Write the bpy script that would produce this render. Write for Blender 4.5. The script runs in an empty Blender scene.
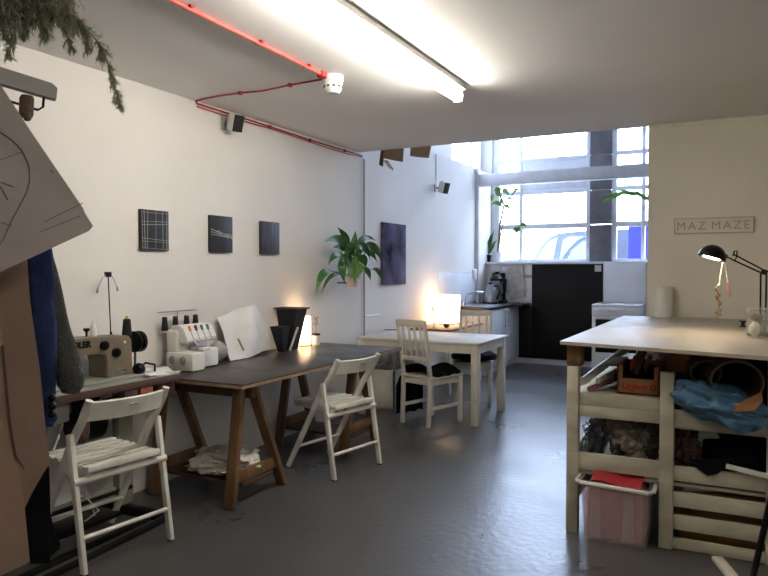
import bpy, bmesh, math, random
from mathutils import Vector, Matrix, noise, Euler
random.seed(7)
SC = bpy.context.scene
COL = SC.collection
R = math.radians

# ------------------------------------------------------------------ camera
YAW, PITCH, CAMZ, F = R(26.97), math.atan(19 / 680), 1.40, 680.0
CAM = Vector((0, 0, CAMZ))
cd = bpy.data.cameras.new('camera'); cam = bpy.data.objects.new('camera', cd); COL.objects.link(cam)
cam.location = CAM; cam.rotation_euler = (R(90) - PITCH, 0, YAW)
cd.sensor_width = 36; cd.lens = 36 * F / 768; cd.clip_start = 0.05
SC.camera = cam
FW = Vector((-math.sin(YAW) * math.cos(PITCH), math.cos(YAW) * math.cos(PITCH), -math.sin(PITCH)))
RT = Vector((math.cos(YAW), math.sin(YAW), 0)); UP = RT.cross(FW)

# ------------------------------------------------------------------ world, exposure, daylight portal
W = bpy.data.worlds.new('world'); SC.world = W; W.use_nodes = True
bgn = W.node_tree.nodes['Background']
bgn.inputs[0].default_value = (0.64, 0.77, 1.0, 1); bgn.inputs[1].default_value = 12
vs = SC.view_settings
vs.view_transform = 'Standard'; vs.look = 'None'; vs.exposure = 0.72; vs.gamma = 1; vs.use_curve_mapping = False
pl = bpy.data.lights.new('window_portal', 'AREA'); pl.shape = 'RECTANGLE'; pl.size = 3.9; pl.size_y = 2.2
pl.cycles.is_portal = True
po = bpy.data.objects.new('window_portal', pl); COL.objects.link(po)
po.location = (-1.4, 10.5, 2.6); po.rotation_euler = (R(-90), 0, 0)
TUBE_E, LAMP_E, DESK_E = 33.0, 3.0, 4.0

# ------------------------------------------------------------------ helpers
def ray(px, py):
    return FW + RT * ((px - 384) / F) + UP * ((288 - py) / F)
def P(px, py, x=None, y=None, z=None):
    """the point of the room that lies on the plane x, y or z = value along a sight line"""
    r = ray(px, py)
    if x is not None: t = (x - CAM.x) / r.x
    elif y is not None: t = (y - CAM.y) / r.y
    else: t = (z - CAM.z) / r.z
    return CAM + r * t
GD = Vector((-.867, .498, 0))
def G(px, py, t):
    r = ray(px, py)
    return CAM + r * (t / r.dot(GD))

def tag(o, label=None, cat=None, group=None, kind=None):
    if label: o['label'] = label
    if cat: o['category'] = cat
    if group: o['group'] = group
    if kind: o['kind'] = kind
    return o
def thing(name, label, cat, loc=(0, 0, 0), rotz=0.0, group=None):
    o = bpy.data.objects.new(name, None); COL.objects.link(o)
    o.empty_display_size = .1
    o.location = loc; o.rotation_euler = (0, 0, rotz)
    o['mw'] = 0
    del o['mw']
    return tag(o, label, cat, group)
def mw(o):
    m = Matrix.Translation(o.location) @ Euler(o.rotation_euler).to_matrix().to_4x4()
    return mw(o.parent) @ m if o.parent else m
def clone(o, parent=None, label=None):
    c = o.copy(); COL.objects.link(c); c.parent = parent
    for ch in list(o.children): clone(ch, c)
    if label: c['label'] = label
    return c

class MB:
    def __init__(s): s.b = bmesh.new()
    def _add(s, verts, faces):
        vs_ = [s.b.verts.new(v) for v in verts]
        for f in faces:
            try: s.b.faces.new([vs_[i] for i in f])
            except ValueError: pass
        return vs_
    def merge(s, o):
        me = bpy.data.meshes.new('t'); o.b.to_mesh(me); s.b.from_mesh(me); bpy.data.meshes.remove(me); return s
    def box(s, lo, hi, bev=0.0, m=None):
        t = bmesh.new()
        bmesh.ops.create_cube(t, size=1)
        c = [(lo[i] + hi[i]) / 2 for i in range(3)]; d = [abs(hi[i] - lo[i]) for i in range(3)]
        for v in t.verts: v.co = Vector([v.co[i] * d[i] + c[i] for i in range(3)])
        if bev > 0: bmesh.ops.bevel(t, geom=list(t.edges), offset=min(bev, min(d) * .45), segments=2, affect='EDGES', profile=.5)
        if m is not None: bmesh.ops.transform(t, matrix=m, verts=t.verts)
        me = bpy.data.meshes.new('t'); t.to_mesh(me); s.b.from_mesh(me); bpy.data.meshes.remove(me); t.free()
        return s
    def bar(s, a, b, w, h, bev=0.0, up=(0, 0, 1)):
        """a board from a to b; w across, h along up"""
        a, b = Vector(a), Vector(b); z = (b - a); L = z.length; z.normalize()
        u = Vector(up); x = u.cross(z)
        if x.length < 1e-4: x = Vector((1, 0, 0)).cross(z)
        x.normalize(); y = z.cross(x)
        m = Matrix((x, y, z)).transposed().to_4x4(); m.translation = (a + b) / 2
        return s.box((-w / 2, -h / 2, -L / 2), (w / 2, h / 2, L / 2), bev, m)
    def tube(s, pts, r, n=8, closed=False, caps=True):
        pts = [Vector(p) for p in pts]; N = len(pts)
        rs = r if isinstance(r, (list, tuple)) else [r] * N
        rings = []; prev = None
        for i, p in enumerate(pts):
            if closed: t = pts[(i + 1) % N] - pts[i - 1]
            else: t = pts[min(i + 1, N - 1)] - pts[max(i - 1, 0)]
            if t.length < 1e-9: t = Vector((0, 0, 1))
            t.normalize()
            if prev is None:
                x = t.orthogonal().normalized()
            else:
                x = prev - t * prev.dot(t)
                x = x.normalized() if x.length > 1e-6 else t.orthogonal().normalized()
            prev = x; y = t.cross(x)
            rr = rs[i] if isinstance(rs[i], (list, tuple)) else (rs[i], rs[i])
            rings.append([s.b.verts.new(p + x * math.cos(2 * math.pi * k / n) * rr[0] + y * math.sin(2 * math.pi * k / n) * rr[1]) for k in range(n)])
        for i in range(N if closed else N - 1):
            a, b = rings[i], rings[(i + 1) % N]
            for k in range(n): s.b.faces.new((a[k], a[(k + 1) % n], b[(k + 1) % n], b[k]))
        if caps and not closed:
            s.b.faces.new(rings[0][::-1]); s.b.faces.new(rings[-1])
        return s
    def lathe(s, prof, c=(0, 0, 0), n=20, axis='z', sx=1, sy=1, m=None):
        """prof: list of (radius, height)"""
        c = Vector(c); rings = []
        M3 = {'z': Matrix.Identity(3), 'x': Matrix(((0, 0, 1), (1, 0, 0), (0, 1, 0))), 'y': Matrix(((1, 0, 0), (0, 0, 1), (0, -1, 0)))}[axis]
        if m is not None: M3 = m
        for (r, h) in prof:
            if r < 1e-5: rings.append([s.b.verts.new(c + M3 @ Vector((0, 0, h)))])
            else: rings.append([s.b.verts.new(c + M3 @ Vector((r * sx * math.cos(2 * math.pi * k / n), r * sy * math.sin(2 * math.pi * k / n), h))) for k in range(n)])
        for a, b in zip(rings, rings[1:]):
            for k in range(n):
                q = [a[k % len(a)], a[(k + 1) % len(a)], b[(k + 1) % len(b)], b[k % len(b)]]
                q = list(dict.fromkeys(q))
                if len(q) > 2: s.b.faces.new(q)
        for e in (rings[0], rings[-1]):
            if len(e) > 2:
                s.b.faces.new(e[::-1] if e is rings[0] else e)
        return s
    def prism(s, poly, d):
        """closed outline (3D points) pushed along vector d"""
        d = Vector(d); a = [Vector(p) for p in poly]; n = len(a)
        va = [s.b.verts.new(p) for p in a]; vb = [s.b.verts.new(p + d) for p in a]
        s.b.faces.new(va); s.b.faces.new(vb[::-1])
        for i in range(n): s.b.faces.new((va[i], vb[i], vb[(i + 1) % n], va[(i + 1) % n]))
        bmesh.ops.recalc_face_normals(s.b, faces=s.b.faces)
        return s
    def grid(s, fn, nu, nv, th=0.0):
        """surface fn(u,v) with optional thickness"""
        vv = [[s.b.verts.new(fn(i / nu, j / nv)) for j in range(nv + 1)] for i in range(nu + 1)]
        fs = []
        for i in range(nu):
            for j in range(nv): fs.append(s.b.faces.new((vv[i][j], vv[i + 1][j], vv[i + 1][j + 1], vv[i][j + 1])))
        if th:
            s.b.normal_update()
            bmesh.ops.solidify(s.b, geom=fs, thickness=th)
        return s
    def blob(s, c, d, seed=0, amp=.25, sc=2.0, flat=None, sub=4, ridge=0.0):
        t = bmesh.new(); bmesh.ops.create_icosphere(t, subdivisions=sub, radius=1)
        off = Vector((seed * 3.7, seed * 1.3, seed * 2.1))
        for v in t.verts:
            n = v.co.normalized()
            k = 1 + amp * noise.noise(n * sc + off) + amp * .5 * noise.noise(n * sc * 2.3 + off)
            if ridge: k += ridge * (abs(noise.noise(n * sc * 1.9 + off)) - .25)
            p = n * k
            v.co = Vector((p.x * d[0], p.y * d[1], p.z * d[2])) + Vector(c)
            if flat is not None and v.co.z < flat: v.co.z = flat + (v.co.z - flat) * .03
        me = bpy.data.meshes.new('t'); t.to_mesh(me); s.b.from_mesh(me); bpy.data.meshes.remove(me); t.free()
        return s
    def build(s, name, mat, parent=None, world=True, sharp=.6):
        bmesh.ops.recalc_face_normals(s.b, faces=s.b.faces)
        if parent is not None and world:
            bmesh.ops.transform(s.b, matrix=mw(parent).inverted(), verts=s.b.verts)
        for f in s.b.faces: f.smooth = True
        for e in s.b.edges:
            if len(e.link_faces) != 2 or e.calc_face_angle(0) > sharp: e.smooth = False
        me = bpy.data.meshes.new(name); s.b.to_mesh(me); s.b.free()
        me.materials.append(mat)
        o = bpy.data.objects.new(name, me); COL.objects.link(o)
        if parent is not None: o.parent = parent
        return o

def solo(name, mb, mat, label, cat, group=None, kind=None):
    """a thing that is one mesh, origin moved to its base centre"""
    xs = [v.co for v in mb.b.verts]
    c = Vector(((min(v.x for v in xs) + max(v.x for v in xs)) / 2, (min(v.y for v in xs) + max(v.y for v in xs)) / 2, min(v.z for v in xs)))
    bmesh.ops.translate(mb.b, verts=mb.b.verts, vec=-c)
    o = mb.build(name, mat); o.location = c
    return tag(o, label, cat, group, kind)
def struct(name, mb, mat, parent=None):
    o = mb.build(name, mat, parent)
    if parent is None: o['kind'] = 'structure'
    return o
def text(name, body, size, mat, parent, loc, rot, ext=.001, bold=0.0, spacing=1.0, shear=0.0):
    c = bpy.data.curves.new(name, 'FONT'); c.body = body; c.size = size; c.extrude = ext; c.offset = bold
    c.align_x = 'CENTER'; c.align_y = 'CENTER'; c.space_character = spacing; c.shear = shear
    o = bpy.data.objects.new(name + '_text', c); COL.objects.link(o)
    dg = bpy.context.evaluated_depsgraph_get(); dg.update()
    me = bpy.data.meshes.new_from_object(o.evaluated_get(dg))
    bpy.data.objects.remove(o)
    m = Matrix.Translation(loc) @ Euler(rot).to_matrix().to_4x4()
    if parent is not None: m = mw(parent).inverted() @ m
    me.transform(m); me.materials.clear(); me.materials.append(mat)
    q = bpy.data.objects.new(name, me); COL.objects.link(q); q.parent = parent
    return q

# ------------------------------------------------------------------ materials
def srgb(r, g, b):
    f = lambda c: (c / 255) / 12.92 if c / 255 <= .04045 else ((c / 255 + .055) / 1.055) ** 2.4
    return (f(r), f(g), f(b), 1)
def mat(name, col, rough=.6, metal=0.0, var=.08, vscale=6.0, bump=0.0, bscale=60.0, emit=None, es=0.0, trans=0.0, alpha=1.0, spec=.5,
        stretch=(1, 1, 1), col2=None, detail=4, sheen=0.0, rvar=0.0, subs=0.0):
    m = bpy.data.materials.new(name); m.use_nodes = True
    nt = m.node_tree; N = nt.nodes; L = nt.links; b = N['Principled BSDF']
    b.inputs['Roughness'].default_value = rough; b.inputs['Metallic'].default_value = metal
    b.inputs['Specular IOR Level'].default_value = spec
    b.inputs['Transmission Weight'].default_value = trans; b.inputs['Alpha'].default_value = alpha
    if sheen: b.inputs['Sheen Weight'].default_value = sheen
    c = srgb(*col)
    tc = N.new('ShaderNodeTexCoord'); mp = N.new('ShaderNodeMapping'); mp.inputs['Scale'].default_value = stretch
    L.new(tc.outputs['Object'], mp.inputs['Vector'])
    nz = N.new('ShaderNodeTexNoise'); nz.inputs['Scale'].default_value = vscale; nz.inputs['Detail'].default_value = detail
    L.new(mp.outputs[0], nz.inputs['Vector'])
    rp = N.new('ShaderNodeValToRGB')
    c2 = srgb(*col2) if col2 else tuple([min(1, x * (1 - 2.2 * var)) for x in c[:3]] + [1])
    c1 = c if col2 else tuple([min(1, x * (1 + var)) for x in c[:3]] + [1])
    rp.color_ramp.elements[0].position = .3; rp.color_ramp.elements[1].position = .7
    rp.color_ramp.elements[0].color = c2; rp.color_ramp.elements[1].color = c1
    L.new(nz.outputs['Fac'], rp.inputs[0]); L.new(rp.outputs[0], b.inputs['Base Color'])
    if rvar:
        mr = N.new('ShaderNodeMapRange'); mr.inputs[3].default_value = max(0, rough - rvar); mr.inputs[4].default_value = min(1, rough + rvar)
        mr.inputs[1].default_value = .3; mr.inputs[2].default_value = .7
        L.new(nz.outputs['Fac'], mr.inputs[0]); L.new(mr.outputs[0], b.inputs['Roughness'])
    if bump:
        n2 = N.new('ShaderNodeTexNoise'); n2.inputs['Scale'].default_value = bscale; n2.inputs['Detail'].default_value = 3
        L.new(mp.outputs[0], n2.inputs['Vector'])
        bp = N.new('ShaderNodeBump'); bp.inputs['Strength'].default_value = bump; bp.inputs['Distance'].default_value = .01
        L.new(n2.outputs['Fac'], bp.inputs['Height']); L.new(bp.outputs[0], b.inputs['Normal'])
    if emit:
        b.inputs['Emission Color'].default_value = srgb(*emit); b.inputs['Emission Strength'].default_value = es
    return m

M = {}
M['wall'] = mat('wall_paint', (228, 224, 218), .75, var=.03, vscale=1.2, bump=.12, bscale=25)
M['wall_cream'] = mat('cream_wall_paint', (222, 216, 200), .75, var=.03, vscale=1.5, bump=.1, bscale=25)
M['ceil'] = mat('ceiling_paint', (236, 234, 232), .8, var=.025, vscale=1.0, bump=.08, bscale=20)
M['trimw'] = mat('gloss_white_trim', (210, 212, 218), .45, var=.05, vscale=8)
M['white_wood'] = mat('white_painted_wood', (230, 227, 217), .5, var=.1, vscale=9, bump=.05, bscale=60)
M['cream_wood'] = mat('cream_painted_wood', (220, 215, 202), .55, var=.06, vscale=7, bump=.05, bscale=40)
M['rack_wood'] = mat('worn_rack_paint', (190, 185, 164), .65, var=.14, vscale=8, bump=.3, bscale=50, stretch=(.4, 1, 1))
M['pine'] = mat('aged_pine', (126, 94, 62), .55, var=.2, vscale=5, bump=.25, bscale=60, stretch=(3, 3, .35))
M['pine_dark'] = mat('dark_pine', (88, 64, 44), .6, var=.2, vscale=5, bump=.2, stretch=(3, 3, .35))
M['black_top'] = mat('black_desk_top', (50, 46, 45), .36, var=.2, vscale=5, bump=.08, bscale=50, rvar=.08)
M['top_edge'] = mat('bare_board_edge', (158, 130, 102), .6, var=.15)
M['cutting_top'] = mat('pale_board_top', (164, 155, 138), .5, var=.05, vscale=4, bump=.05, rvar=.08)
M['black_metal'] = mat('black_metal', (22, 22, 23), .35, .6, var=.1)
M['black_paint'] = mat('black_paint', (20, 20, 21), .55, var=.2, vscale=3, bump=.2, bscale=30, spec=.25)
M['black_fabric'] = mat('black_fabric', (20, 19, 22), .95, var=.25, vscale=8, bump=.4, bscale=80, spec=.1)
M['steel'] = mat('brushed_steel', (165, 168, 172), .3, .9, var=.08)
M['chrome'] = mat('chrome', (205, 208, 212), .15, 1.0, var=.02)
M['red_pipe'] = mat('red_conduit', (200, 88, 80), .45, var=.08)
M['red_dark'] = mat('dark_red_cable', (150, 34, 36), .5, var=.1)
M['plastic_white'] = mat('white_plastic', (222, 220, 214), .4, var=.03)
M['plastic_grey'] = mat('grey_plastic', (150, 150, 148), .5, var=.05)
M['dark_grille'] = mat('dark_grille', (28, 28, 32), .7, var=.2, bump=.4, bscale=300)
M['beige_metal'] = mat('beige_enamel', (122, 110, 92), .42, .1, var=.1, vscale=8)
M['kraft'] = mat('kraft_card', (132, 110, 96), .85, var=.07, vscale=5, bump=.1)
M['kraft_light'] = mat('light_kraft_card', (142, 120, 102), .85, var=.06, vscale=5, bump=.1)
M['card'] = mat('cardboard', (158, 112, 72), .85, var=.1, vscale=8)
M['blue_cloth'] = mat('blue_cloth', (42, 52, 88), .9, var=.25, vscale=7, bump=.4, bscale=60, spec=.1)
M['grey_cloth'] = mat('grey_wool', (86, 86, 84), .95, var=.15, vscale=20, bump=.5, bscale=150, spec=.1)
M['linen'] = mat('pale_linen', (218, 213, 204), .9, var=.1, vscale=6, bump=.4, bscale=30)
M['taupe'] = mat('taupe_cloth', (128, 118, 106), .95, var=.25, vscale=9, bump=.5, bscale=40)
M['leather'] = mat('brown_leather', (86, 62, 50), .55, var=.2, vscale=7, bump=.3, bscale=60)
M['blue_bag'] = mat('blue_plastic_bag', (74, 116, 150), .32, var=.2, vscale=7, bump=.6, bscale=14)
M['foil'] = mat('crinkled_foil', (180, 184, 190), .25, .8, var=.2, vscale=12, bump=.9, bscale=25)
M['leaf'] = mat('lily_leaf', (58, 108, 44), .4, var=.3, vscale=5)
M['leaf_light'] = mat('young_leaf', (104, 148, 66), .45, var=.2)
M['fern'] = mat('fern_green', (186, 188, 168), .7, var=.2)
M['terracotta'] = mat('pale_pot', (224, 212, 206), .6, var=.06)
M['stem'] = mat('plant_stem', (112, 96, 62), .7, var=.15)
M['dry'] = mat('dried_sprig', (146, 118, 92), .8, var=.2)
M['counter'] = mat('dark_worktop', (44, 38, 38), .35, var=.15, vscale=12)
M['tile'] = mat('white_tile', (226, 230, 236), .2, var=.02)
M['enamel'] = mat('white_enamel', (224, 226, 230), .25, var=.02)
M['red'] = mat('red_cloth', (158, 28, 32), .7, var=.12)
M['red_ink'] = mat('red_ink', (168, 40, 30), .6, var=.05)
M['orange_book'] = mat('orange_brown_cover', (150, 84, 50), .6, var=.15)
M['dark_brown'] = mat('dark_brown_laminate', (78, 56, 46), .45, var=.1)
M['green_bed'] = mat('pale_green_enamel', (150, 152, 138), .35, .1, var=.05)
M['thread_black'] = mat('black_thread', (26, 26, 28), .8, bump=.5, bscale=200)
M['thread_wine'] = mat('wine_thread', (110, 28, 42), .8, bump=.5, bscale=200)
M['thread_yellow'] = mat('yellow_cone_tip', (200, 180, 60), .5)
M['dial_orange'] = mat('orange_dial', (222, 120, 66), .5); M['dial_teal'] = mat('teal_dial', (48, 130, 110), .5)
M['paper'] = mat('translucent_paper', (226, 226, 222), .6, var=.05, vscale=6, bump=.25, bscale=18)
M['pillar'] = mat('dark_pillar_board', (98, 94, 96), .75, var=.2, vscale=4, bump=.2)
M['indigo'] = mat('blue_painted_board', (34, 38, 130), .6, var=.05)
M['van'] = mat('pale_blue_car_paint', (82, 86, 100), .25, .2, var=.03)
M['van_glass'] = mat('car_window_glass', (120, 136, 140), .08, 0, var=.02)
M['sky_hill'] = mat('pale_render', (226, 230, 236), .9)
M['brick'] = mat('pavement', (170, 172, 176), .9, var=.1)
M['wood_board'] = mat('orange_wood', (176, 118, 66), .5, var=.12, stretch=(.3, 3, 3))
M['oak_pale'] = mat('pale_timber', (176, 152, 120), .7, var=.15)
M['block'] = mat('rough_wood_block', (122, 88, 50), .75, var=.3, vscale=14, bump=.5, bscale=40)
M['pink_pot'] = mat('magenta_clay', (180, 120, 120), .7)
M['tubem'] = mat('tube_diffuser', (250, 248, 240), .5, emit=(255, 247, 236), es=TUBE_E)
M['added_tube'] = mat('added_tube_diffuser', (250, 248, 240), .5, emit=(255, 244, 228), es=TUBE_E * .9)  # glow of the added ceiling light that stays out of view
M['shade_on'] = mat('lit_paper_shade', (255, 240, 215), .8, emit=(255, 214, 168), es=LAMP_E * 1.35)
M['bulb'] = mat('lit_bulb', (255, 240, 210), .5, emit=(255, 226, 180), es=30)
M['pinktub'] = mat('pink_contents', (196, 128, 124), .8, var=.15, vscale=5)
M['gingham'] = mat('washing_cloth', (196, 192, 186), .9, var=.15, vscale=12)
M['ink'] = mat('pencil_line', (84, 78, 74), .9)
M['black_book'] = mat('black_cover', (17, 15, 15), .65, var=.15)
M['letter'] = mat('pale_raised_letter', (174, 165, 145), .7)

_m = M['fern']; _n = _m.node_tree.nodes; _l = _m.node_tree.links
_tr = _n.new('ShaderNodeBsdfTranslucent'); _tr.inputs[0].default_value = srgb(180, 182, 150); _mx = _n.new('ShaderNodeMixShader'); _mx.inputs[0].default_value = .5
_l.new(_n['Principled BSDF'].outputs[0], _mx.inputs[1]); _l.new(_tr.outputs[0], _mx.inputs[2]); _l.new(_mx.outputs[0], _n['Material Output'].inputs[0])
def glassy(name, tint, glossy=.08, haze=0.0):
    m = bpy.data.materials.new(name); m.use_nodes = True; nt = m.node_tree; N = nt.nodes; L = nt.links
    N.remove(N['Principled BSDF']); out = N['Material Output']
    t = N.new('ShaderNodeBsdfTransparent'); t.inputs[0].default_value = (*tint, 1)
    g = N.new('ShaderNodeBsdfGlossy'); g.inputs['Roughness'].default_value = .05
    mx = N.new('ShaderNodeMixShader'); mx.inputs[0].default_value = glossy
    L.new(t.outputs[0], mx.inputs[1]); L.new(g.outputs[0], mx.inputs[2])
    if haze:
        d = N.new('ShaderNodeBsdfDiffuse'); d.inputs[0].default_value = (.8, .8, .8, 1)
        nz = N.new('ShaderNodeTexNoise'); nz.inputs['Scale'].default_value = 6
        ml = N.new('ShaderNodeMath'); ml.operation = 'MULTIPLY'; ml.inputs[0].default_value = haze; ml.inputs[1].default_value = 1.0
        m2 = N.new('ShaderNodeMixShader'); L.new(ml.outputs[0], m2.inputs[0])
        L.new(mx.outputs[0], m2.inputs[1]); L.new(d.outputs[0], m2.inputs[2]); L.new(m2.outputs[0], out.inputs[0])
    else: L.new(mx.outputs[0], out.inputs[0])
    return m
M['glass'] = glassy('window_glass', (.95, .97, 1), .06)
M['jar'] = glassy('jar_glass', (.93, .94, .92), .14, .12)
M['tub'] = glassy('frosted_tub_plastic', (.95, .84, .84), .05, .22)

def floor_mat():
    m = bpy.data.materials.new('grey_floor_paint'); m.use_nodes = True; nt = m.node_tree; N = nt.nodes; L = nt.links
    b = N['Principled BSDF']
    tc = N.new('ShaderNodeTexCoord')
    n1 = N.new('ShaderNodeTexNoise'); n1.inputs['Scale'].default_value = 1.4; n1.inputs['Detail'].default_value = 6
    L.new(tc.outputs['Object'], n1.inputs['Vector'])
    r1 = N.new('ShaderNodeValToRGB'); r1.color_ramp.elements[0].position = .3; r1.color_ramp.elements[1].position = .72
    r1.color_ramp.elements[0].color = srgb(68, 67, 66); r1.color_ramp.elements[1].color = srgb(85, 84, 83)
    L.new(n1.outputs['Fac'], r1.inputs[0])
    v = N.new('ShaderNodeTexNoise'); v.inputs['Scale'].default_value = 9; v.inputs['Detail'].default_value = 8; v.inputs['Roughness'].default_value = .62
    mp = N.new('ShaderNodeMapping'); mp.inputs['Scale'].default_value = (1.6, .8, 1); mp.inputs['Rotation'].default_value = (0, 0, .5)
    L.new(tc.outputs['Object'], mp.inputs[0]); L.new(mp.outputs[0], v.inputs['Vector'])
    r2 = N.new('ShaderNodeValToRGB'); r2.color_ramp.elements[0].position = .80; r2.color_ramp.elements[1].position = .82
    r2.color_ramp.elements[0].color = (0, 0, 0, 1); r2.color_ramp.elements[1].color = (1, 1, 1, 1)
    L.new(v.outputs['Fac'], r2.inputs[0])
    mx = N.new('ShaderNodeMixRGB'); mx.inputs[2].default_value = srgb(116, 115, 113)
    L.new(r2.outputs[0], mx.inputs[0]); L.new(r1.outputs[0], mx.inputs[1]); L.new(mx.outputs[0], b.inputs['Base Color'])
    mr = N.new('ShaderNodeMapRange'); mr.inputs[1].default_value = .3; mr.inputs[2].default_value = .7
    mr.inputs[3].default_value = .26; mr.inputs[4].default_value = .36
    L.new(n1.outputs['Fac'], mr.inputs[0]); L.new(mr.outputs[0], b.inputs['Roughness'])
    n3 = N.new('ShaderNodeTexNoise'); n3.inputs['Scale'].default_value = 22; n3.inputs['Detail'].default_value = 4
    L.new(tc.outputs['Object'], n3.inputs['Vector'])
    bp = N.new('ShaderNodeBump'); bp.inputs['Strength'].default_value = .22; bp.inputs['Distance'].default_value = .01
    L.new(n3.outputs['Fac'], bp.inputs['Height']); L.new(bp.outputs[0], b.inputs['Normal'])
    return m
M['floor'] = floor_mat()

def scratch_mat(name, base, line, scale, thr=.02, stretch=(1, 1, 1), rough=.6):
    """dark panel with thin pale scratched lines"""
    m = mat(name, base, rough, var=.15, vscale=6); nt = m.node_tree; N = nt.nodes; L = nt.links; b = N['Principled BSDF']
    tc = N.new('ShaderNodeTexCoord'); mp = N.new('ShaderNodeMapping'); mp.inputs['Scale'].default_value = stretch
    L.new(tc.outputs['Object'], mp.inputs[0])
    v = N.new('ShaderNodeTexVoronoi'); v.feature = 'DISTANCE_TO_EDGE'; v.inputs['Scale'].default_value = scale
    L.new(mp.outputs[0], v.inputs['Vector'])
    lt = N.new('ShaderNodeMath'); lt.operation = 'LESS_THAN'; lt.inputs[1].default_value = thr
    L.new(v.outputs[0], lt.inputs[0])
    mx = N.new('ShaderNodeMixRGB'); mx.inputs[2].default_value = srgb(*line)
    L.new(lt.outputs[0], mx.inputs[0]); L.new(b.inputs['Base Color'].links[0].from_socket, mx.inputs[1])
    L.new(mx.outputs[0], b.inputs['Base Color'])
    return m
M['art_grid'] = scratch_mat('scratched_black_print', (44, 46, 46), (150, 150, 144), 13, .018, (1, 1, 1.2))
M['art_dark'] = mat('black_print', (38, 39, 42), .6, var=.2)
M['art_line'] = mat('white_print_line', (176, 176, 172), .7)
M['art_stripe'] = mat('violet_streaked_print', (74, 72, 88), .6, col2=(24, 24, 30), vscale=8, stretch=(1, 5, .3), detail=2)
M['art_cloud'] = mat('violet_cloud_print', (112, 104, 140), .85, col2=(12, 11, 18), vscale=3.6, detail=6, spec=.15)

# ------------------------------------------------------------------ room shell
XL, XR, YB, YF, H, YE = -3.3, 3.0, -2.0, 9.95, 2.56, 5.95   # left wall, right wall, rear, kitchen wall, ceiling, slab edge
TOP = 3.9
struct('floor', MB().box((XL, YB, -.1), (XR, YF + .3, 0)), M['floor'])
struct('ceiling', MB().box((XL - .3, YB, H), (XR, YE, TOP)), M['ceil'])
struct('ceiling_upper', MB().box((XL - .6, YE, TOP - .1), (XR, 10.4, TOP)), M['ceil'])
w = MB().box((XL - .15, YB, 0), (XL, YE, H)).box((XL - .15, YE, 0), (XL, 10.4, 2.85))
w.box((XL - .3, YE, 2.8), (XL - .15, 8.85, TOP)).box((XL - .3, 9.75, 2.8), (XL - .15, 10.4, TOP)).box((XL - .3, 8.85, 2.8), (XL - .15, 9.75, 2.9)).box((XL - .3, 8.85, 3.7), (XL - .15, 9.75, TOP))
struct('wall_left', w, M['wall'])
struct('wall_right', MB().box((XR, YB, 0), (XR + .15, 10.4, TOP)), M['wall'])
struct('wall_rear', MB().box((XL - .15, YB - .15, 0), (XR + .15, YB, TOP)), M['wall'])
# kitchen wall below the windows + solid part behind the partition
struct('wall_kitchen', MB().box((XL, YF, 0), (XR, 10.35, 1.47)).box((-.2, YF + .15, 1.47), (XR, 10.35, TOP)).box((XL - .6, 10.15, 3.72), (XR, 10.35, TOP)).box((XL - .6, 10.1, 2.85), (XL + .02, 10.35, 3.73)), M['wall'])
struct('wall_partition', MB().box((-.6, YE - .07, 0), (XR, YE + .06, H), .004).box((-.6, YE + .0601, H - .4), (XR, YE + .08, H)), M['wall_cream'])
struct('trim_1', MB().box((-.585, YE - .082, 2.528), (XR, YE - .07, 2.545)), M['cream_wood'])
struct('trim_2', MB().box((XL, YF - .08, 1.47), (-.2, YF + .2, 1.505), .005), M['trimw'])   # window sill
struct('trim_3', MB().box((XL, 9.42, 2.6), (-.2, 9.56, 2.77), .004), M['trimw'])             # beam across the windows
struct('trim_4', MB().box((XL, 9.40, 0.9), (XL + .05, 9.46, 3.7), .003), M['trimw'])         # corner upright
struct('baseboard_kitchen', MB().box((-2.76, YF - .02, 0), (-1.0, YF - .002, .09), .003), M['trimw'])
# windows
GY = 10.2
def vbar(mb, px, w_, z0=1.5, z1=3.75, y=GY, d=.05):
    x = P(px, 230, y=y).x; return mb.box((x - w_ / 2, y - d, z0), (x + w_ / 2, y + d * .6, z1), .004)
def X(px, y=GY): return P(px, 230, y=y).x
def Z(px, py, y=GY): return P(px, py, y=y).z
fr = MB()
x0 = XL; x1 = X(590)
fr.box((x0, GY - .05, 1.5), (X(500), GY + .03, 3.75), .004); vbar(fr, 521.5, .05)
fr.box((x1 - .05, GY - .05, 1.5), (x1 + .01, GY + .03, 3.75), .004)
for z, h in ((1.52, .05), (2.04, .075), (2.55, .06), (3.03, .06), (3.7, .06)):
    fr.box((x0, GY - .045, z - h / 2), (x1, GY + .02, z + h / 2), .004)
win = struct('window_1', fr, M['trimw'])
struct('window_pane', MB().box((x0, GY + .005, 1.5), (x1, GY + .012, 3.72)), M['glass'], win)
struct('transom_board', MB().box((X(522.5), GY - .04, 2.57), (x1 - .05, GY, 3.04), .004), M['trimw'], win)
fr = MB(); xa, xb = X(612), -.2
fr.box((xa, GY - .05, 1.5), (X(617), GY + .03, 3.75), .004); vbar(fr, 643.5, .05); vbar(fr, 690, .05)
for z, h in ((1.52, .05), (2.04, .075), (2.55, .06), (3.05, .06), (3.7, .06)):
    fr.box((xa, GY - .045, z - h / 2), (xb, GY + .02, z + h / 2), .004)
win2 = struct('window_2', fr, M['trimw'])
struct('window_pane', MB().box((xa, GY + .005, 1.5), (xb, GY + .012, 3.72)), M['glass'], win2)
pm = MB()
for z0, z1 in ((1.5, 2.035), (2.05, 2.53), (2.545, 3.03), (3.045, 3.73)):
    pm.box((x1 + .012, GY - .1, z0), (xa - .002, GY + .05, z1), .006)
struct('trim_5', pm, M['pillar'])
fr = MB(); xw = XL - .22
for y in (8.87, 9.73): fr.box((xw - .03, y - .02, 2.9), (xw + .03, y + .02, 3.7), .003)
fr.box((xw - .03, 8.85, 2.9), (xw + .03, 9.75, 2.94)).box((xw - .03, 8.85, 3.66), (xw + .03, 9.75, 3.7))
win3 = struct('window_3', fr, M['trimw'])
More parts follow.
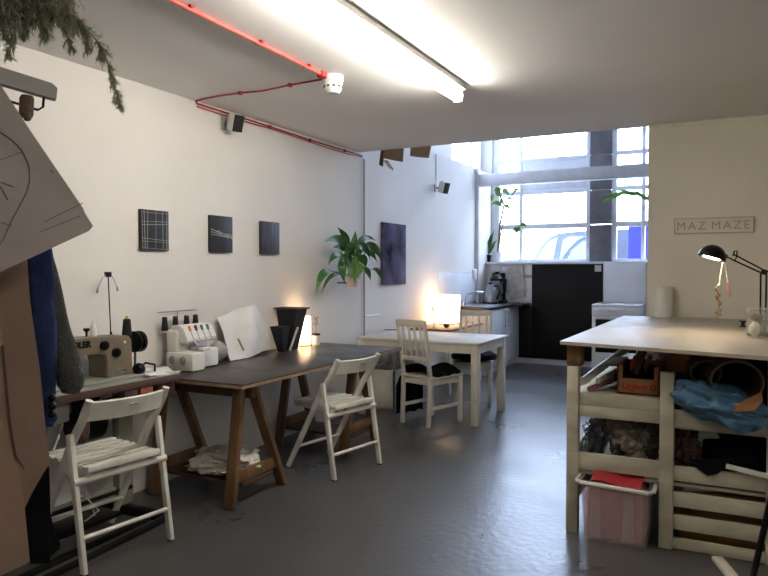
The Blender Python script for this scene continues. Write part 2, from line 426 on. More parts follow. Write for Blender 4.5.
struct('window_pane', MB().box((xw - .004, 8.86, 2.92), (xw + .004, 9.74, 3.68)), M['glass'], win3)

# outside: pavement, van, blue board
solo('pavement', MB().box((-12, 10.36, .1), (10, 24, .25)), M['brick'], None, None, kind='structure')
vy = 12.2
van = thing('van', 'pale blue van parked outside the kitchen window', 'van', (-2.3, vy + .9, .25))
def VX(px, py): p = P(px, py, y=vy); return (p.x, p.z)
prof = [(523, 275), (531, 262), (540, 247), (549, 237.5), (558, 233.5), (575, 231.5), (600, 230), (640, 229), (700, 228)]
pts = [VX(*q) for q in prof]
out = [(pts[0][0] - .5, .6), (pts[0][0] - .45, 1.1)] + pts + [(pts[-1][0] + .1, .6)]
MB().prism([(x, vy, z) for x, z in out], (0, 1.8, 0)).build('body', M['van'], van)
def quad(mb, q, y, d): mb.prism([(VX(*p)[0], y, VX(*p)[1]) for p in q], (0, d, 0))
g = MB(); quad(g, [(536, 262), (545, 246), (551, 240), (558, 237), (553, 262)], vy - .012, .03); g.build('side_window', M['van_glass'], van)
g = MB(); quad(g, [(559, 262), (563, 240), (569, 236.5), (586, 236), (578, 240), (568, 250), (560, 262)], vy - .012, .03); g.build('side_window', M['van_glass'], van)
g = MB(); quad(g, [(566, 262), (572, 250), (582, 242), (589, 239), (588, 262)], vy - .012, .03); g.build('side_window', M['van_glass'], van)
for dx in (.2, 2.2):
    MB().lathe([(.0, -.1), (.32, -.1), (.34, -.05), (.34, .05), (.32, .1), (0, .1)], (pts[0][0] + dx, vy + .12, .59), 24, 'y').build('wheel', M['black_metal'], van)
bp_ = P(628, 226, y=11.2); bq = P(645, 226, y=11.2)
solo('hoarding', MB().box((bp_.x, 11.2, .25), (bq.x + .5, 11.3, bp_.z), .01), M['indigo'], 'blue painted board standing outside the window beside the dark pillar', 'board')

# ------------------------------------------------------------------ ceiling things
def batten(name, y0, y1, x, label, tm='tubem'):
    t = thing(name, label, 'ceiling light', (x, (y0 + y1) / 2, H))
    MB().box((x - .055, y0, H - .036), (x + .055, y1, H - .0005), .006).build('housing', M['plastic_white'], t)
    MB().tube([(x, y0 + .03, H - .072), (x, y1 - .02, H - .072)], .034, 16).build('tube', M[tm], t)
    for yy in (y0, y1 - .02): MB().box((x - .03, yy, H - .108), (x + .03, yy + .02, H - .031), .004).build('end_cap', M['plastic_white'], t)
batten('fluorescent_light', 2.12, 4.08, -1.545, 'long lit fluorescent tube light fixed to the ceiling')
batten('fluorescent_light', .1, 1.5, 1.3, 'added unseen second fluorescent tube light on the ceiling before the cutting table', 'added_tube')  # assumed fixture out of view, added to brighten the front of the room

dp = P(333, 76, z=H)
t = thing('smoke_detector', 'round white smoke detector on the ceiling where the red conduits meet', 'smoke detector', dp)
MB().lathe([(0, 0), (.062, 0), (.062, -.035), (.058, -.038), (.058, -.05), (0, -.05)], dp, 24).build('base', M['plastic_white'], t)
MB().lathe([(.056, -.05), (.052, -.085), (.035, -.105), (0, -.108)], dp, 24).build('sensor_head', M['plastic_white'], t)
v_ = MB()
for k in range(10):
    a = k * math.pi / 5; v_.box((-.008, -.003, -.005), (.008, .003, .005), 0, Matrix.Translation(dp + Vector((math.sin(a) * .0545, -math.cos(a) * .0545, -.068))) @ Matrix.Rotation(a, 4, 'Z'))
v_.build('vent', M['dark_grille'], t)
a, b = P(168, -2, z=H - .012), P(322, 74, z=H - .012)
a2 = a + (a - b).normalized() * .8
t = thing('red_conduit', 'thick red conduit running straight across the ceiling to the smoke detector', 'pipe', b)
MB().tube([a2, b], .011, 10).build('pipe', M['red_pipe'], t)
for k in (.2, .45, .7, .92):
    p = a2.lerp(b, k); MB().bar(p + Vector((0, 0, .004)) - (b - a).normalized() * .01, p + Vector((0, 0, .004)) + (b - a).normalized() * .01, .05, .012).build('clip', M['red_dark'], t)
MB().lathe([(0, .012), (.03, .012), (.03, -.02), (.02, -.025), (0, -.025)], b + Vector((0, 0, 0)), 16).build('junction', M['red_dark'], t)
pt = [P(x, y, z=H - .01) for x, y in ((324, 79), (312, 81), (290, 85), (262, 91), (240, 93), (218, 96), (203, 99), (196, 101))]
pw = [P(x, y, x=XL + .012) for x, y in ((197, 103.5), (232, 114.5), (270, 126.5), (310, 140), (345, 150.5), (362, 155.5))]
t = thing('red_cable', 'thin red cable sagging along the ceiling and down the wall corner', 'cable', pt[0])
MB().tube(pt + pw, .006, 8).build('cable', M['red_dark'], t)
pw2 = [p + Vector((.004, 0, -.02 - .006 * math.sin(i * 2))) for i, p in enumerate(pw)]
MB().tube(pw2, .005, 8).build('second_cable', M['red_pipe'], t)
for p in (pt[2], pt[4], pw[1], pw[2], pw[3], pw[4]): MB().box((p.x - .012, p.y - .012, p.z - .012), (p.x + .012, p.y + .012, p.z + .01), .003).build('clip', M['red_dark'], t)
pp = P(363, 154, x=XL)
solo('wall_pipe', MB().tube([(XL + .013, pp.y, 2.5), (XL + .013, pp.y, .1)], .008, 8), M['plastic_grey'], 'thin grey vertical pipe on the wall beside the hanging plant', 'pipe')
solo('wall_cable', MB().tube([P(436, 154, x=XL + .006), P(436, 186, x=XL + .006)], .004, 6), M['plastic_grey'], 'thin grey wire running up from the small speaker near the kitchen', 'wire')

def speaker(px, py, sc, label):
    p = P(px, py, x=XL); t = thing('wall_speaker', label, 'speaker', p, 0, 'small wall speakers')
    m = Matrix.Translation(p + Vector((.13 * sc, 0, 0))) @ Matrix.Rotation(R(-18), 4, 'Z') @ Matrix.Rotation(R(18), 4, 'Y') @ Matrix.Scale(sc, 4)
    MB().box((-.06, -.055, -.08), (.05, .055, .08), .02, m).build('cabinet', M['plastic_white'], t)
    MB().box((.045, -.05, -.075), (.062, .05, .075), .02, m).build('grille', M['dark_grille'], t)
    MB().box((p.x, p.y - .03, p.z - .045), (p.x + .015, p.y + .03, p.z + .045), .004).tube([p, p + Vector((.08 * sc, 0, 0))], .012, 10).build('bracket', M['plastic_grey'], t)
speaker(224, 124, .8, 'small white wall speaker with black grille above the dark pictures')
speaker(435, 188, .9, 'small white wall speaker near the kitchen with a wire above it')

def picture(cx0, cy0, cx1, cy1, m, label, th=.025, name='picture'):
    a, b = P(cx0, cy1, x=XL), P(cx1, (cy0 + cy1) / 2, x=XL); top = P(cx0, cy0, x=XL).z
    t = thing(name, label, 'picture', (XL, (a.y + b.y) / 2, a.z), 0, 'dark pictures on the long wall')
    MB().box((XL, a.y, a.z), (XL + th, b.y, top), .002).build('canvas', m, t)
    return t, a.y, b.y, a.z, top
t, ya, yb, za, zb = picture(138.5, 209, 166, 250, M['art_dark'], 'black picture scratched with a grid of pale lines beside two smaller ones')
ra = random.Random(4)
for k in range(13):
    ln = MB(); x_ = XL + .0262
    if k < 6: v = (.06, .22, .3, .62, .7, .93)[k]; ln.bar((x_, ya + .004, za + (zb - za) * v), (x_, yb - .004, za + (zb - za) * (v + ra.uniform(-.06, .06))), .0015, ra.uniform(.002, .004))
    else: u = (.05, .13, .2, .5, .78, .9, .95)[k - 6]; ln.bar((x_, ya + (yb - ya) * u, za + .004), (x_, ya + (yb - ya) * min(.98, max(.02, u + ra.uniform(-.05, .05))), zb - .004), .0015, ra.uniform(.002, .0045), up=(0, 1, 0))
    ln.build('scratch', M['plastic_grey'], t)
t, ya, yb, za, zb = picture(208, 215, 230, 252, M['art_dark'], 'small black picture crossed by one white diagonal streak')
ln = MB(); xx = XL + .0262
zc = za + (zb - za) * .5
for (u0, v0, u1, v1, w_) in ((0, .62, 1, .44, .006), (0, .55, 1, .40, .005), (0, .48, 1, .41, .004), (.3, .60, 1, .38, .003), (.1, .60, .8, .40, .003), (.45, .52, 1, .5, .003)):
    ln.bar((xx, ya + (yb - ya) * u0 + .003, za + (zb - za) * v0), (xx, ya + (yb - ya) * u1 - .003, za + (zb - za) * v1), .002, w_, 0)
ln.build('streaks', M['art_line'], t)
picture(259, 221, 277, 254, M['art_stripe'], 'smallest dark picture with vertical violet streaks, furthest along before the plant')
picture(380.5, 222, 404, 285, M['art_cloud'], 'tall dark violet cloudy picture beside the hanging plant')
# nail hook on wall
solo('wall_hook', MB().tube([P(365, 316, x=XL + .01), P(380, 315, x=XL + .01)], .005, 6), M['steel'], 'thin metal rod fixed flat on the wall above the dining table', 'rod')

# papers hung at the slab edge
def sheet(pts4, th, name, m, label, cat, group=None, bend=.03, parent=None):
    a, b, c, d = [Vector(p) for p in pts4]   # a-b top, d-c bottom
    nrm = (b - a).cross(d - a).normalized()
    mb = MB().grid(lambda u, v: a.lerp(b, u).lerp(d.lerp(c, u), v) + nrm * bend * math.sin(u * math.pi) * (.4 + v * .6), 8, 8, th)
    if parent is not None: return mb.build(name, m, parent)
    return solo(name, mb, m, label, cat, group)
ye = YE + .008
E = lambda x, y, dy=0: P(x, y, y=ye)
sheet([E(386, 146), E(404, 146), E(403, 162), E(382.5, 158)], .006, 'kraft_card', M['kraft'], 'brown card hanging from the slab edge nearest the wall', 'card', 'cards hung at the slab edge')
sheet([E(411, 144), E(432, 142), E(429, 158), E(410, 156)], .006, 'kraft_card', M['kraft_light'], 'paler brown card hanging further along the slab edge', 'card', 'cards hung at the slab edge')
sheet([E(381, 148, .02), E(384.5, 148, .02), E(383, 167, .02), E(379, 165, .02)], .006, 'cloth_strip', M['leather'], 'narrow dark brown strip hanging at the slab edge beside the card', 'strip')
sheet([E(383, 160, .09), E(388, 160, .09), E(394, 170, .09), E(389, 168.5, .09)], .004, 'paper_scrap', M['terracotta'], 'small pinkish paper scrap hanging below the brown card', 'paper')

# ------------------------------------------------------------------ trestle table
TZ = .75
tt = thing('trestle_table', 'long black topped table on wooden trestles along the white wall', 'table', (-2.86, 4.05, 0))
X1 = -2.43; Y0, Y1 = 3.03, 5.10
MB().box((XL + .01, Y0, TZ - .028), (X1, Y1, TZ), .002).build('tabletop', M['black_top'], tt)
MB().box((XL + .012, Y0 - .0015, TZ - .026), (X1 + .0015, Y1 + .0015, TZ - .009)).build('edge_strip', M['top_edge'], tt)
def trestle(yf0, yt0, yt1, yf1, label):
    t = thing('trestle', label, 'trestle', (-2.86, (yf0 + yf1) / 2, 0), 0, 'wooden trestles')
    zt = TZ - .03
    MB().bar((-3.22, (yt0 + yt1) / 2, zt - .045), (-2.52, (yt0 + yt1) / 2, zt - .045), .045, .088, .004).build('top_beam', M['pine_dark'], t)
    for x in (-2.58, -3.18):
        MB().bar((x, yt0, zt - .005), (x, yf0 + .02, .004), .07, .035, .004, up=(0, 1, 0)).build('leg', M['pine'], t)
        MB().bar((x, yt1, zt - .005), (x, yf1 - .02, .004), .07, .035, .004, up=(0, 1, 0)).build('leg', M['pine'], t)
        MB().bar((x, yf0 + .05, .17), (x, yf1 - .08, .17), .022, .075, .004).build('foot_rail', M['pine'], t)
    MB().box((-3.2, yf0 + .12, .105), (-2.56, yf1 - .14, .125), .003).build('shelf_board', M['pine_dark'], t)
trestle(3.07, 3.185, 3.29, 3.63, 'wooden trestle at the serger end of the black table')
trestle(4.38, 4.56, 4.66, 4.93, 'wooden trestle under the far end of the black table behind a folding chair')
for o in list(COL.objects):
    if o.name.startswith('trestle') and o.parent is None and o.name != 'trestle_table' and o['category'] == 'trestle': pass
# bundle on the lower shelf
b_ = MB().blob((-2.84, 3.36, .19), (.24, .17, .085), 3, .35, 1.7, .127, 4, .5)
solo('cloth_bundle', b_, M['linen'], 'crumpled pale cloth bundle on the shelf of the near trestle', 'bundle')
# ------------------------------------------------------------------ folding chairs
def folding_chair(label):
    t = thing('folding_chair', label, 'chair', (0, 0, 0), 0, 'white wooden folding chairs')
    wm = M['white_wood']; B = lambda n, m: n.build(m, wm, t, world=False)
    for s in (-1, 1):
        B(MB().tube([(s * .212, -.004, .80), (s * .212, .02, .755), (s * .212, .06, .69), (s * .212, .13, .60), (s * .212, .47, .012)], [(.012, .018), (.014, .021), (.014, .021), (.014, .022), (.014, .018)], 10), 'back_post')
        B(MB().bar((s * .242, .108, .635), (s * .242, .006, .004), .024, .034, .005, up=(0, 1, 0)), 'rear_leg')
        B(MB().bar((s * .185, .05, .445), (s * .185, .43, .462), .022, .036, .004), 'seat_rail')
    def f(u, v):
        a = (u - .5) * 2; return Vector((a * .2, -.045 * (1 - a * a) + .015 + (.80 - .70) * v * .3, .79 - .088 * v))
    br = MB().grid(f, 14, 4, .016); B(br, 'backrest')
    holes = MB().box((-.02, -.048, .752), (-.004, -.03, .758), .001).box((.004, -.048, .752), (.02, -.03, .758), .001)
    h = holes.build('grip_mark', M['plastic_grey'], t, world=False)
    for k in range(7):
        y = .075 + k * .056
        B(MB().box((-.2, y - .017, .466 + y * .03), (.2, y + .017, .478 + y * .03), .003), 'seat_slat')
    B(MB().box((-.2, .03, .455), (.2, .052, .485), .005), 'seat_slat')
    B(MB().tube([(-.256, .062, .42), (.256, .062, .42)], .0165, 12), 'pivot_dowel')
    B(MB().tube([(-.24, .024, .165), (.24, .024, .165)], .011, 10), 'rung')
    B(MB().tube([(-.21, .365, .17), (.21, .365, .17)], .011, 10), 'rung')
    for s in (-1, 1): MB().box((s * .242 - .013, -.01, 0), (s * .242 + .013, .022, .008), .002).build('foot_pad', M['black_metal'], t, world=False)
    return t
c1 = folding_chair('white folding chair pulled up to the industrial sewing machine table')
c1.location = (-2.575, 2.352, 0); c1.rotation_euler = (0, 0, R(83))
c2 = clone(c1, None, 'white folding chair at the middle of the black trestle table')
c2.location = (-2.262, 4.06, 0); c2.rotation_euler = (0, 0, R(79))

# ------------------------------------------------------------------ sewing machine table
SZ = .785; SX = -2.88
st = thing('sewing_table', 'brown edged industrial sewing table on a pale metal stand', 'table', (-3.09, 2.45, 0))
MB().box((XL + .01, 1.75, SZ - .04), (SX, 3.02, SZ), .004).build('tabletop', M['dark_brown'], st)
MB().box((XL + .015, 1.755, SZ), (SX - .004, 3.015, SZ + .003)).build('top_surface', M['green_bed'], st)
for y in (1.85, 2.78):
    MB().bar((-3.1, y, .05), (-3.1, y, SZ - .05), .055, .1, .004, up=(0, 1, 0)).build('leg', M['green_bed'], st)
    MB().box((-3.28, y - .03, 0), (-2.84, y + .03, .05), .01).build('foot', M['black_metal'], st)
    MB().box((-3.26, y - .025, SZ - .08), (-2.95, y + .025, SZ - .041), .004).build('bracket', M['black_metal'], st)
MB().box((-3.13, 1.85, .1), (-3.1, 2.78, .16), .004).build('cross_bar', M['green_bed'], st)
MB().tube([(-3.02, 2.06, .17), (-3.0, 2.75, .17)], .012, 8).build('cross_bar', M['black_metal'], st)
MB().box((-3.12, 2.14, .06), (-2.93, 2.62, .085), .006, Matrix.Rotation(0, 4, 'X')).build('treadle', M['black_metal'], st)
MB().tube([(-3.0, 2.5, .08), (-3.12, 2.48, .4), (-3.14, 2.5, .52)], .006, 8).build('treadle_rod', M['steel'], st)
MB().box((-3.22, 2.0, SZ - .16), (-2.98, 2.34, SZ - .042), .012).build('oil_pan', M['plastic_grey'], st)
MB().box((-3.05, 2.86, SZ - .13), (-2.9, 2.99, SZ - .042), .004).build('drawer', M['dark_brown'], st)
# motor under the table
mo = thing('sewing_motor', 'dark round motor hanging beneath the sewing machine table', 'motor', (-3.12, 2.55, .55))
MB().lathe([(0, -.1), (.06, -.1), (.085, -.07), (.085, .07), (.05, .1), (0, .1)], (-3.12, 2.55, .55), 20, 'y').build('body', M['black_metal'], mo)
MB().lathe([(0, -.012), (.04, -.012), (.034, 0), (.04, .012), (0, .012)], (-3.12, 2.68, .55), 18, 'y').build('pulley', M['steel'], mo)
MB().box((-3.16, 2.49, .62), (-3.08, 2.61, SZ - .041), .005).build('mount', M['black_metal'], mo)
MB().blob((-2.985, 2.42, .57), (.028, .035, .07), 9, .2, 2, None, 3).build('wrapped_knob', M['leather'], mo)
MB().tube([(-3.12, 2.45, .55), (-3.02, 2.44, .6), (-2.96, 2.5, .61), (-2.95, 2.62, .6)], .007, 8).build('lever', M['black_metal'], mo)
cb = MB()
cb.tube([(-3.05, 2.35, .6), (-3.0, 2.25, .48), (-2.98, 2.35, .3), (-2.97, 2.5, .12), (-3.0, 2.3, .03), (-3.1, 2.1, .02)], .005, 8)
cb2 = MB().tube([(-3.15, 2.4, .72), (-3.05, 2.5, .68), (-3.0, 2.7, .7), (-2.97, 2.8, .66), (-3.05, 2.9, .7)], .006, 8)
solo('power_cable', cb, M['linen'], 'pale cable drooping under the sewing machine table to the floor', 'cable')
solo('tangled_cable', cb2, M['black_metal'], 'black cable looped close beneath the sewing machine tabletop', 'cable')
# book box under right end
for k, (z, m, l) in enumerate(((0, 'orange_book', 'orange brown box tucked under the end of the sewing table, nearest its corner'), (1, 'dark_brown', 'dark brown box tucked under the sewing table beside the orange one'))):
    y = 2.76 - k * .11
    MBX = MB().box((-2.94, y - .045, SZ - .115), (-2.885, y + .045, SZ - .042), .004)
    solo('small_box', MBX, M[m], l, 'box', 'small boxes under the sewing table')
solo('fabric_offcut', MB().grid(lambda u, v: Vector((-3.2 + .3 * u, 2.83 + .24 * v + .03 * math.sin(u * 5), SZ + .009 + .008 * math.sin(u * 9 + v * 4) + .006 * math.sin(v * 13))), 14, 14, .004), M['paper'], 'crumpled white fabric offcut on the end of the sewing table beside the serger', 'fabric')
# the low black plank pile on the floor
for i, (x, y0_, y1_, l) in enumerate(((-2.72, 2.0, 2.8, 'black strip of wood on the floor below the nearest folding chair'), (-2.82, 1.9, 2.92, 'longer black strip of wood on the floor under the sewing table'))):
    solo('floor_batten', MB().bar((x, y0_, .012), (x - .06, y1_, .012), .035, .022, .003), M['black_paint'], l, 'batten', 'black battens on the floor')

# industrial sewing machine
sm = thing('industrial_sewing_machine', 'beige industrial sewing machine standing on the brown edged table', 'sewing machine', (-3.09, 2.6, SZ))
Yc = lambda px: P(px, 350, x=-3.05).y
ya_, yb_ = 2.16, 2.86
def SPt(px, py, x=-3.02): p = P(px, py, x=x); return p
bx0, bx1 = -3.17, -3.02
def yz(px, py): p = P(px, py, x=bx1); return (p.y, p.z)
arm = [yz(60, 340), yz(129, 335.5), yz(132, 339), yz(132.5, 352), yz(133, 366), yz(134.5, 378.5), yz(108, 381.5), yz(107, 375), yz(107, 362), yz(105, 355), yz(98, 354.5), yz(72, 356.5), yz(60, 357.5)]
mb = MB().prism([(bx1, y, z) for y, z in arm], (bx0 - bx1, 0, 0))
bmesh.ops.bevel(mb.b, geom=[e for e in mb.b.edges], offset=.006, segments=2, affect='EDGES')
mb.build('arm_body', M['beige_metal'], sm)
hd = [yz(54, 337), yz(62, 338), yz(62, 366), yz(54, 367)]
MB().prism([(bx1, y, z) for y, z in hd], (bx0 - bx1, 0, 0)).build('needle_head', M['beige_metal'], sm)
MB().box((-3.2, 2.0, SZ + .003), (-2.97, 2.86, SZ + .02), .006).build('bed', M['green_bed'], sm)
MB().box((bx0 + .02, ya_ - .0, .815), (bx0 + .04, ya_ + .01, .87)).build('presser_foot', M['steel'], sm)
for px, py, r in ((103.5, 345.5, .026), (115.5, 352.5, .026)):
    p = SPt(px, py, bx1)
    MB().lathe([(r, 0), (r, .016), (r * .8, .022), (r * .4, .022), (r * .4, .03), (0, .03)], p, 20, 'x').build('dial', M['black_metal'], sm)
p = SPt(124.5, 342, bx1); MB().lathe([(.008, 0), (.008, .004), (0, .006)], p, 12, 'x').build('screw_cover', M['plastic_white'], sm)
p = P(121, 371, x=bx1); MB().box((p.x - .002, p.y - .035, p.z - .014), (p.x + .003, p.y + .035, p.z + .014), .002).build('name_plate', M['steel'], sm)
p = P(133, 342, x=-3.1)
MB().lathe([(0, -.035), (.05, -.035), (.062, -.03), (.062, -.014), (.05, -.012), (.05, -.002), (.062, 0), (.062, .02), (.055, .026), (0, .026)], (p.x, p.y + .035, p.z), 28, 'y').build('handwheel', M['black_metal'], sm)
p = P(139, 369, x=-3.0)
cl = MB().lathe([(0, -.02), (.03, -.02), (.036, 0), (.03, .02), (0, .02)], (-3.0, p.y, p.z), 16, 'y')
cl.tube([(-3.0, p.y, p.z), (-3.0, p.y + .05, p.z + .03), (-3.0, p.y + .12, p.z + .01), (-3.0, p.y + .12, p.z - .03)], .006, 8)
cl.tube([(-3.02, p.y - .01, p.z + .02), (-3.05, p.y + .02, p.z + .09)], .007, 8)
cl.build('bobbin_winder', M['black_metal'], sm)
pa = P(81, 345.5, x=bx1)
text('brand_lettering', 'ADLER', .046, M['black_metal'], sm, (bx1 + .001, pa.y - .01, pa.z), (R(90), 0, R(90)), .0008, .003)
p = P(86.5, 336.5, x=-3.1)
MB().lathe([(.006, 0), (.006, .022), (.018, .035), (.016, .045), (0, .045)], p, 14).build('thread_guide', M['black_metal'], sm)
p = P(93.5, 337, x=-3.12)
MB().lathe([(.02, 0), (.019, .05), (.01, .07), (.004, .1), (0, .1)], p, 16).build('oil_bottle', M['plastic_white'], sm)
# thread stand + cone behind
p0 = P(111, 336, x=-3.2); p0.z = SZ; ptop = P(108, 274, x=-3.2)
ts = thing('thread_stand', 'thin black thread stand with two curved arms behind the sewing machine', 'thread stand', (p0.x, p0.y, SZ))
MB().tube([(p0.x, p0.y, SZ + .002), (p0.x, p0.y, SZ + .25)], .007, 8).tube([(p0.x, p0.y, SZ + .2), (p0.x, ptop.y, ptop.z)], .0035, 8).build('pole', M['black_metal'], ts)
MB().lathe([(0, 0), (.05, 0), (.05, .005), (0, .008)], (p0.x, p0.y, SZ + .003), 16).build('base', M['black_metal'], ts)
MB().box((p0.x - .012, ptop.y - .018, ptop.z - .018), (p0.x + .012, ptop.y + .018, ptop.z + .012), .004).build('clamp', M['black_metal'], ts)
for s, tip in ((-1, (97.5, 289)), (1, (117, 287))):
    q = P(*tip, x=-3.2); q1 = Vector((p0.x, (q.y + ptop.y) / 2, (q.z + ptop.z) / 2 + .022))
    MB().tube([(p0.x, ptop.y, ptop.z), q1, q.lerp(q1, .2), q], .003, 6).tube([q, q - Vector((0, s * -.004, .024))], .006, 6).build('arm', M['steel'], ts)
def spool(px, py0, py1, x, r, m, label, base, tip=None, name='thread_spool', group='thread cones'):
    a = P(px, py1, x=x); zt = P(px, py0, x=x).z; h = zt - base
    t = thing(name, label, 'thread', (a.x, a.y, base), 0, group)
    MB().lathe([(0, 0), (r, 0), (r * 1.05, h * .06), (r * .78, h * .9), (r * .5, h * .96), (0, h * .96)], (a.x, a.y, base), 18).build('thread', M[m], t)
    if tip: MB().lathe([(r * .35, h * .96), (r * .25, h * 1.12), (0, h * 1.12)], (a.x, a.y, base), 12).build('cone_tip', M[tip], t)
spool(127, 318, 336, -3.13, .027, 'thread_black', 'black thread cone with yellow tip standing on the beige sewing machine', P(127, 336, x=-3.1).z, 'thread_yellow')

# ------------------------------------------------------------------ serger
sg = thing('serger', 'white overlocker with threaded dials on the black trestle table', 'overlocker', (-3.0, 3.27, TZ))
Xf = -2.82
mb = MB().box((-3.14, 3.09, TZ + .006), (Xf, 3.22, TZ + .125), .012).box((-3.14, 3.18, TZ + .006), (-2.93, 3.46, TZ + .13), .012)
mb.build('base', M['plastic_white'], sg)
MB().box((-3.16, 3.11, TZ + .12), (-3.03, 3.44, TZ + .27), .02).build('column', M['plastic_white'], sg)
def hf(y0, y1):
    poly = [(-3.13, y0, TZ + .2), (-2.96, y0, TZ + .18), (-2.935, y0, TZ + .205), (-2.99, y0, TZ + .285), (-3.03, y0, TZ + .3), (-3.13, y0, TZ + .3)]
    return MB().prism(poly, (0, y1 - y0, 0))
h_ = hf(3.13, 3.45); bmesh.ops.bevel(h_.b, geom=list(h_.b.edges), offset=.008, segments=2, affect='EDGES'); h_.build('head', M['plastic_white'], sg)
for k, c in enumerate(('dial_orange', 'thread_wine', 'dial_teal', 'dial_teal')):
    y = 3.2 + k * .062
    MB().box((-.004, -.01, -.02), (.012, .01, .02), .004, Matrix.Translation((-2.985, y, TZ + .277)) @ Matrix.Rotation(R(-27), 4, 'Y')).build('tension_dial', M[c], sg)
    MB().box((-.001, -.003, -.05), (.002, .003, .03), .0, Matrix.Translation((-2.957, y, TZ + .24)) @ Matrix.Rotation(R(-34), 4, 'Y')).build('thread_slot', M['plastic_grey'], sg)
for y, z in ((3.088, TZ + .075),):
    for x in (-3.06, -2.93):
        MB().lathe([(.03, 0), (.03, .006), (.022, .008), (.022, .016), (0, .018)], (x, y, z), 18, m=Matrix(((1, 0, 0), (0, 0, -1), (0, 1, 0)))).build('side_dial', M['plastic_grey'], sg)
MB().box((-2.99, 3.2, TZ + .13), (-2.9, 3.3, TZ + .16), .006).box((-2.97, 3.235, TZ + .14), (-2.955, 3.25, TZ + .2), .002).tube([(-2.93, 3.19, TZ + .2), (-2.9, 3.2, TZ + .17), (-2.92, 3.25, TZ + .15)], .005, 8).build('needle_assembly', M['steel'], sg)
MB().box((-2.9, 3.215, TZ + .13), (-2.84, 3.3, TZ + .15), .006).build('cloth_plate', M['plastic_white'], sg)
MB().box((-3.24, 3.1, TZ + .25), (-3.15, 3.46, TZ + .265), .004).box((-3.17, 3.13, TZ + .22), (-3.14, 3.42, TZ + .26), .003).build('spool_shelf', M['plastic_white'], sg)
MB().tube([(-3.23, 3.28, TZ + .01), (-3.23, 3.28, TZ + .39)], .004, 8).tube([(-3.22, 3.08, TZ + .39), (-3.22, 3.47, TZ + .39)], .004, 8).build('thread_mast', M['steel'], sg)
for k, (y, m, l) in enumerate(((3.115, 'thread_black', 'black cone at the sewing machine end of the overlocker rack'), (3.22, 'thread_wine', 'second thread cone on the overlocker, dark wine red beside the black one'),
                             (3.335, 'thread_wine', 'third thread cone on the overlocker, dark wine red between two others'), (3.43, 'thread_wine', 'last wine red thread cone on the overlocker, nearest the paper bag'))):
    z0 = TZ + .2651
    t = thing('thread_spool', l, 'thread', (-3.2, y, z0), 0, 'thread cones')
    MB().lathe([(0, 0), (.027, 0), (.028, .008), (.02, .085), (.012, .09), (0, .09)], (-3.185, y, z0), 16).build('thread', M['thread_black'] if k == 0 else M['thread_black'], t)
    MB().lathe([(.021, .085), (.0215, .1), (.015, .104), (0, .104)], (-3.185, y, z0), 14).build('spool_cap', M['thread_wine'] if k else M['thread_black'], t)

def shift_serger(o):
    o.location = (-3.12 + (o.location.x + 3.0) * .7, 3.402 + (o.location.y - 3.27) * .9, o.location.z if o.name == 'serger' else TZ + (o.location.z - TZ) * .95)
    o.scale = (.7, .9, .95)
shift_serger(sg)
for o in [o for o in COL.objects if o.parent is None and 'overlocker' in str(o.get('label', '')) and o.get('category') == 'thread']: shift_serger(o); o.scale = (.8, .8, .85)
# clear paper sheet / pattern bag leaning on wall
A, B_, C_, D_ = P(217, 318, x=-3.27), P(256, 305, x=-3.28), P(274, 343, x=-3.23), P(231, 361, z=TZ + .004)
def pb(u, v):
    p = A.lerp(B_, u).lerp(D_.lerp(C_, u), v)
    return p + Vector((.06 * math.sin(u * math.pi) * math.sin(v * math.pi * .8 + .2) + .01 * math.sin(u * 11 + v * 5), 0, .015 * math.sin(u * math.pi) * (1 - v) - .02 * math.sin(u * math.pi) * v))
pbag = thing('pattern_bag', 'white translucent plastic pattern bag with hand slot leaning on the wall', 'bag', (D_.x, (A.y + B_.y) / 2, TZ))
MB().grid(pb, 18, 18, .006).build('sheet', M['paper'], pbag)
h0 = pb(.2, .55) + Vector((.012, 0, 0)); h1 = pb(.22, .82) + Vector((.012, 0, 0))
MB().bar(h0, h1, .012, .004, .001, up=(0, 1, 0)).bar(h0, h1, .004, .02).build('hand_slot', M['plastic_grey'], pbag)
solo('grey_pouch', MB().blob((-3.2, 3.72, TZ + .07), (.06, .07, .07), 5, .15, 2, TZ + .001, 3), M['plastic_grey'], 'small grey pouch tucked between the overlocker and the plastic bag', 'pouch')

# black tapered bin, small black box, lamp, jar
p = P(285, 349, z=TZ)
bn = thing('tapered_box', 'tall black tapered box with a rim standing before the lit lamp', 'box', (-3.17, p.y, TZ))
cy = p.y; hh = .325
def taper(cx, cy, w0, w1, d0, d1, h, z0, lean=0):
    mb = MB(); lo = [(cx - d0, cy - w0, z0), (cx + d0, cy - w0, z0), (cx + d0, cy + w0, z0), (cx - d0, cy + w0, z0)]
    hi = [(cx - d1, cy - w1 + lean, z0 + h), (cx + d1, cy - w1 + lean, z0 + h), (cx + d1, cy + w1 + lean, z0 + h), (cx - d1, cy + w1 + lean, z0 + h)]
    mb._add(lo + hi, [(3, 2, 1, 0), (4, 5, 6, 7), (0, 1, 5, 4), (1, 2, 6, 5), (2, 3, 7, 6), (3, 0, 4, 7)]); return mb
taper(-3.17, cy, .05, .075, .045, .1, hh, TZ + .002, .03).build('body', M['black_book'], bn)
MB().box((-3.29, cy - .06, TZ + hh), (-3.05, cy + .12, TZ + hh + .014), .006).build('rim', M['leather'], bn)
sb = thing('notebook_box', 'smaller black tapered box with a pale side propped against the tall one', 'box', (-3.1, cy - .16, TZ))
taper(-3.13, cy - .16, .025, .05, .025, .06, .2, TZ + .002, -.03).build('body', M['black_book'], sb)
MB().bar((-3.09, cy - .115, TZ + .008), (-3.05, cy - .06, TZ + .19), .012, .016, .002).build('page_edge', M['linen'], sb)

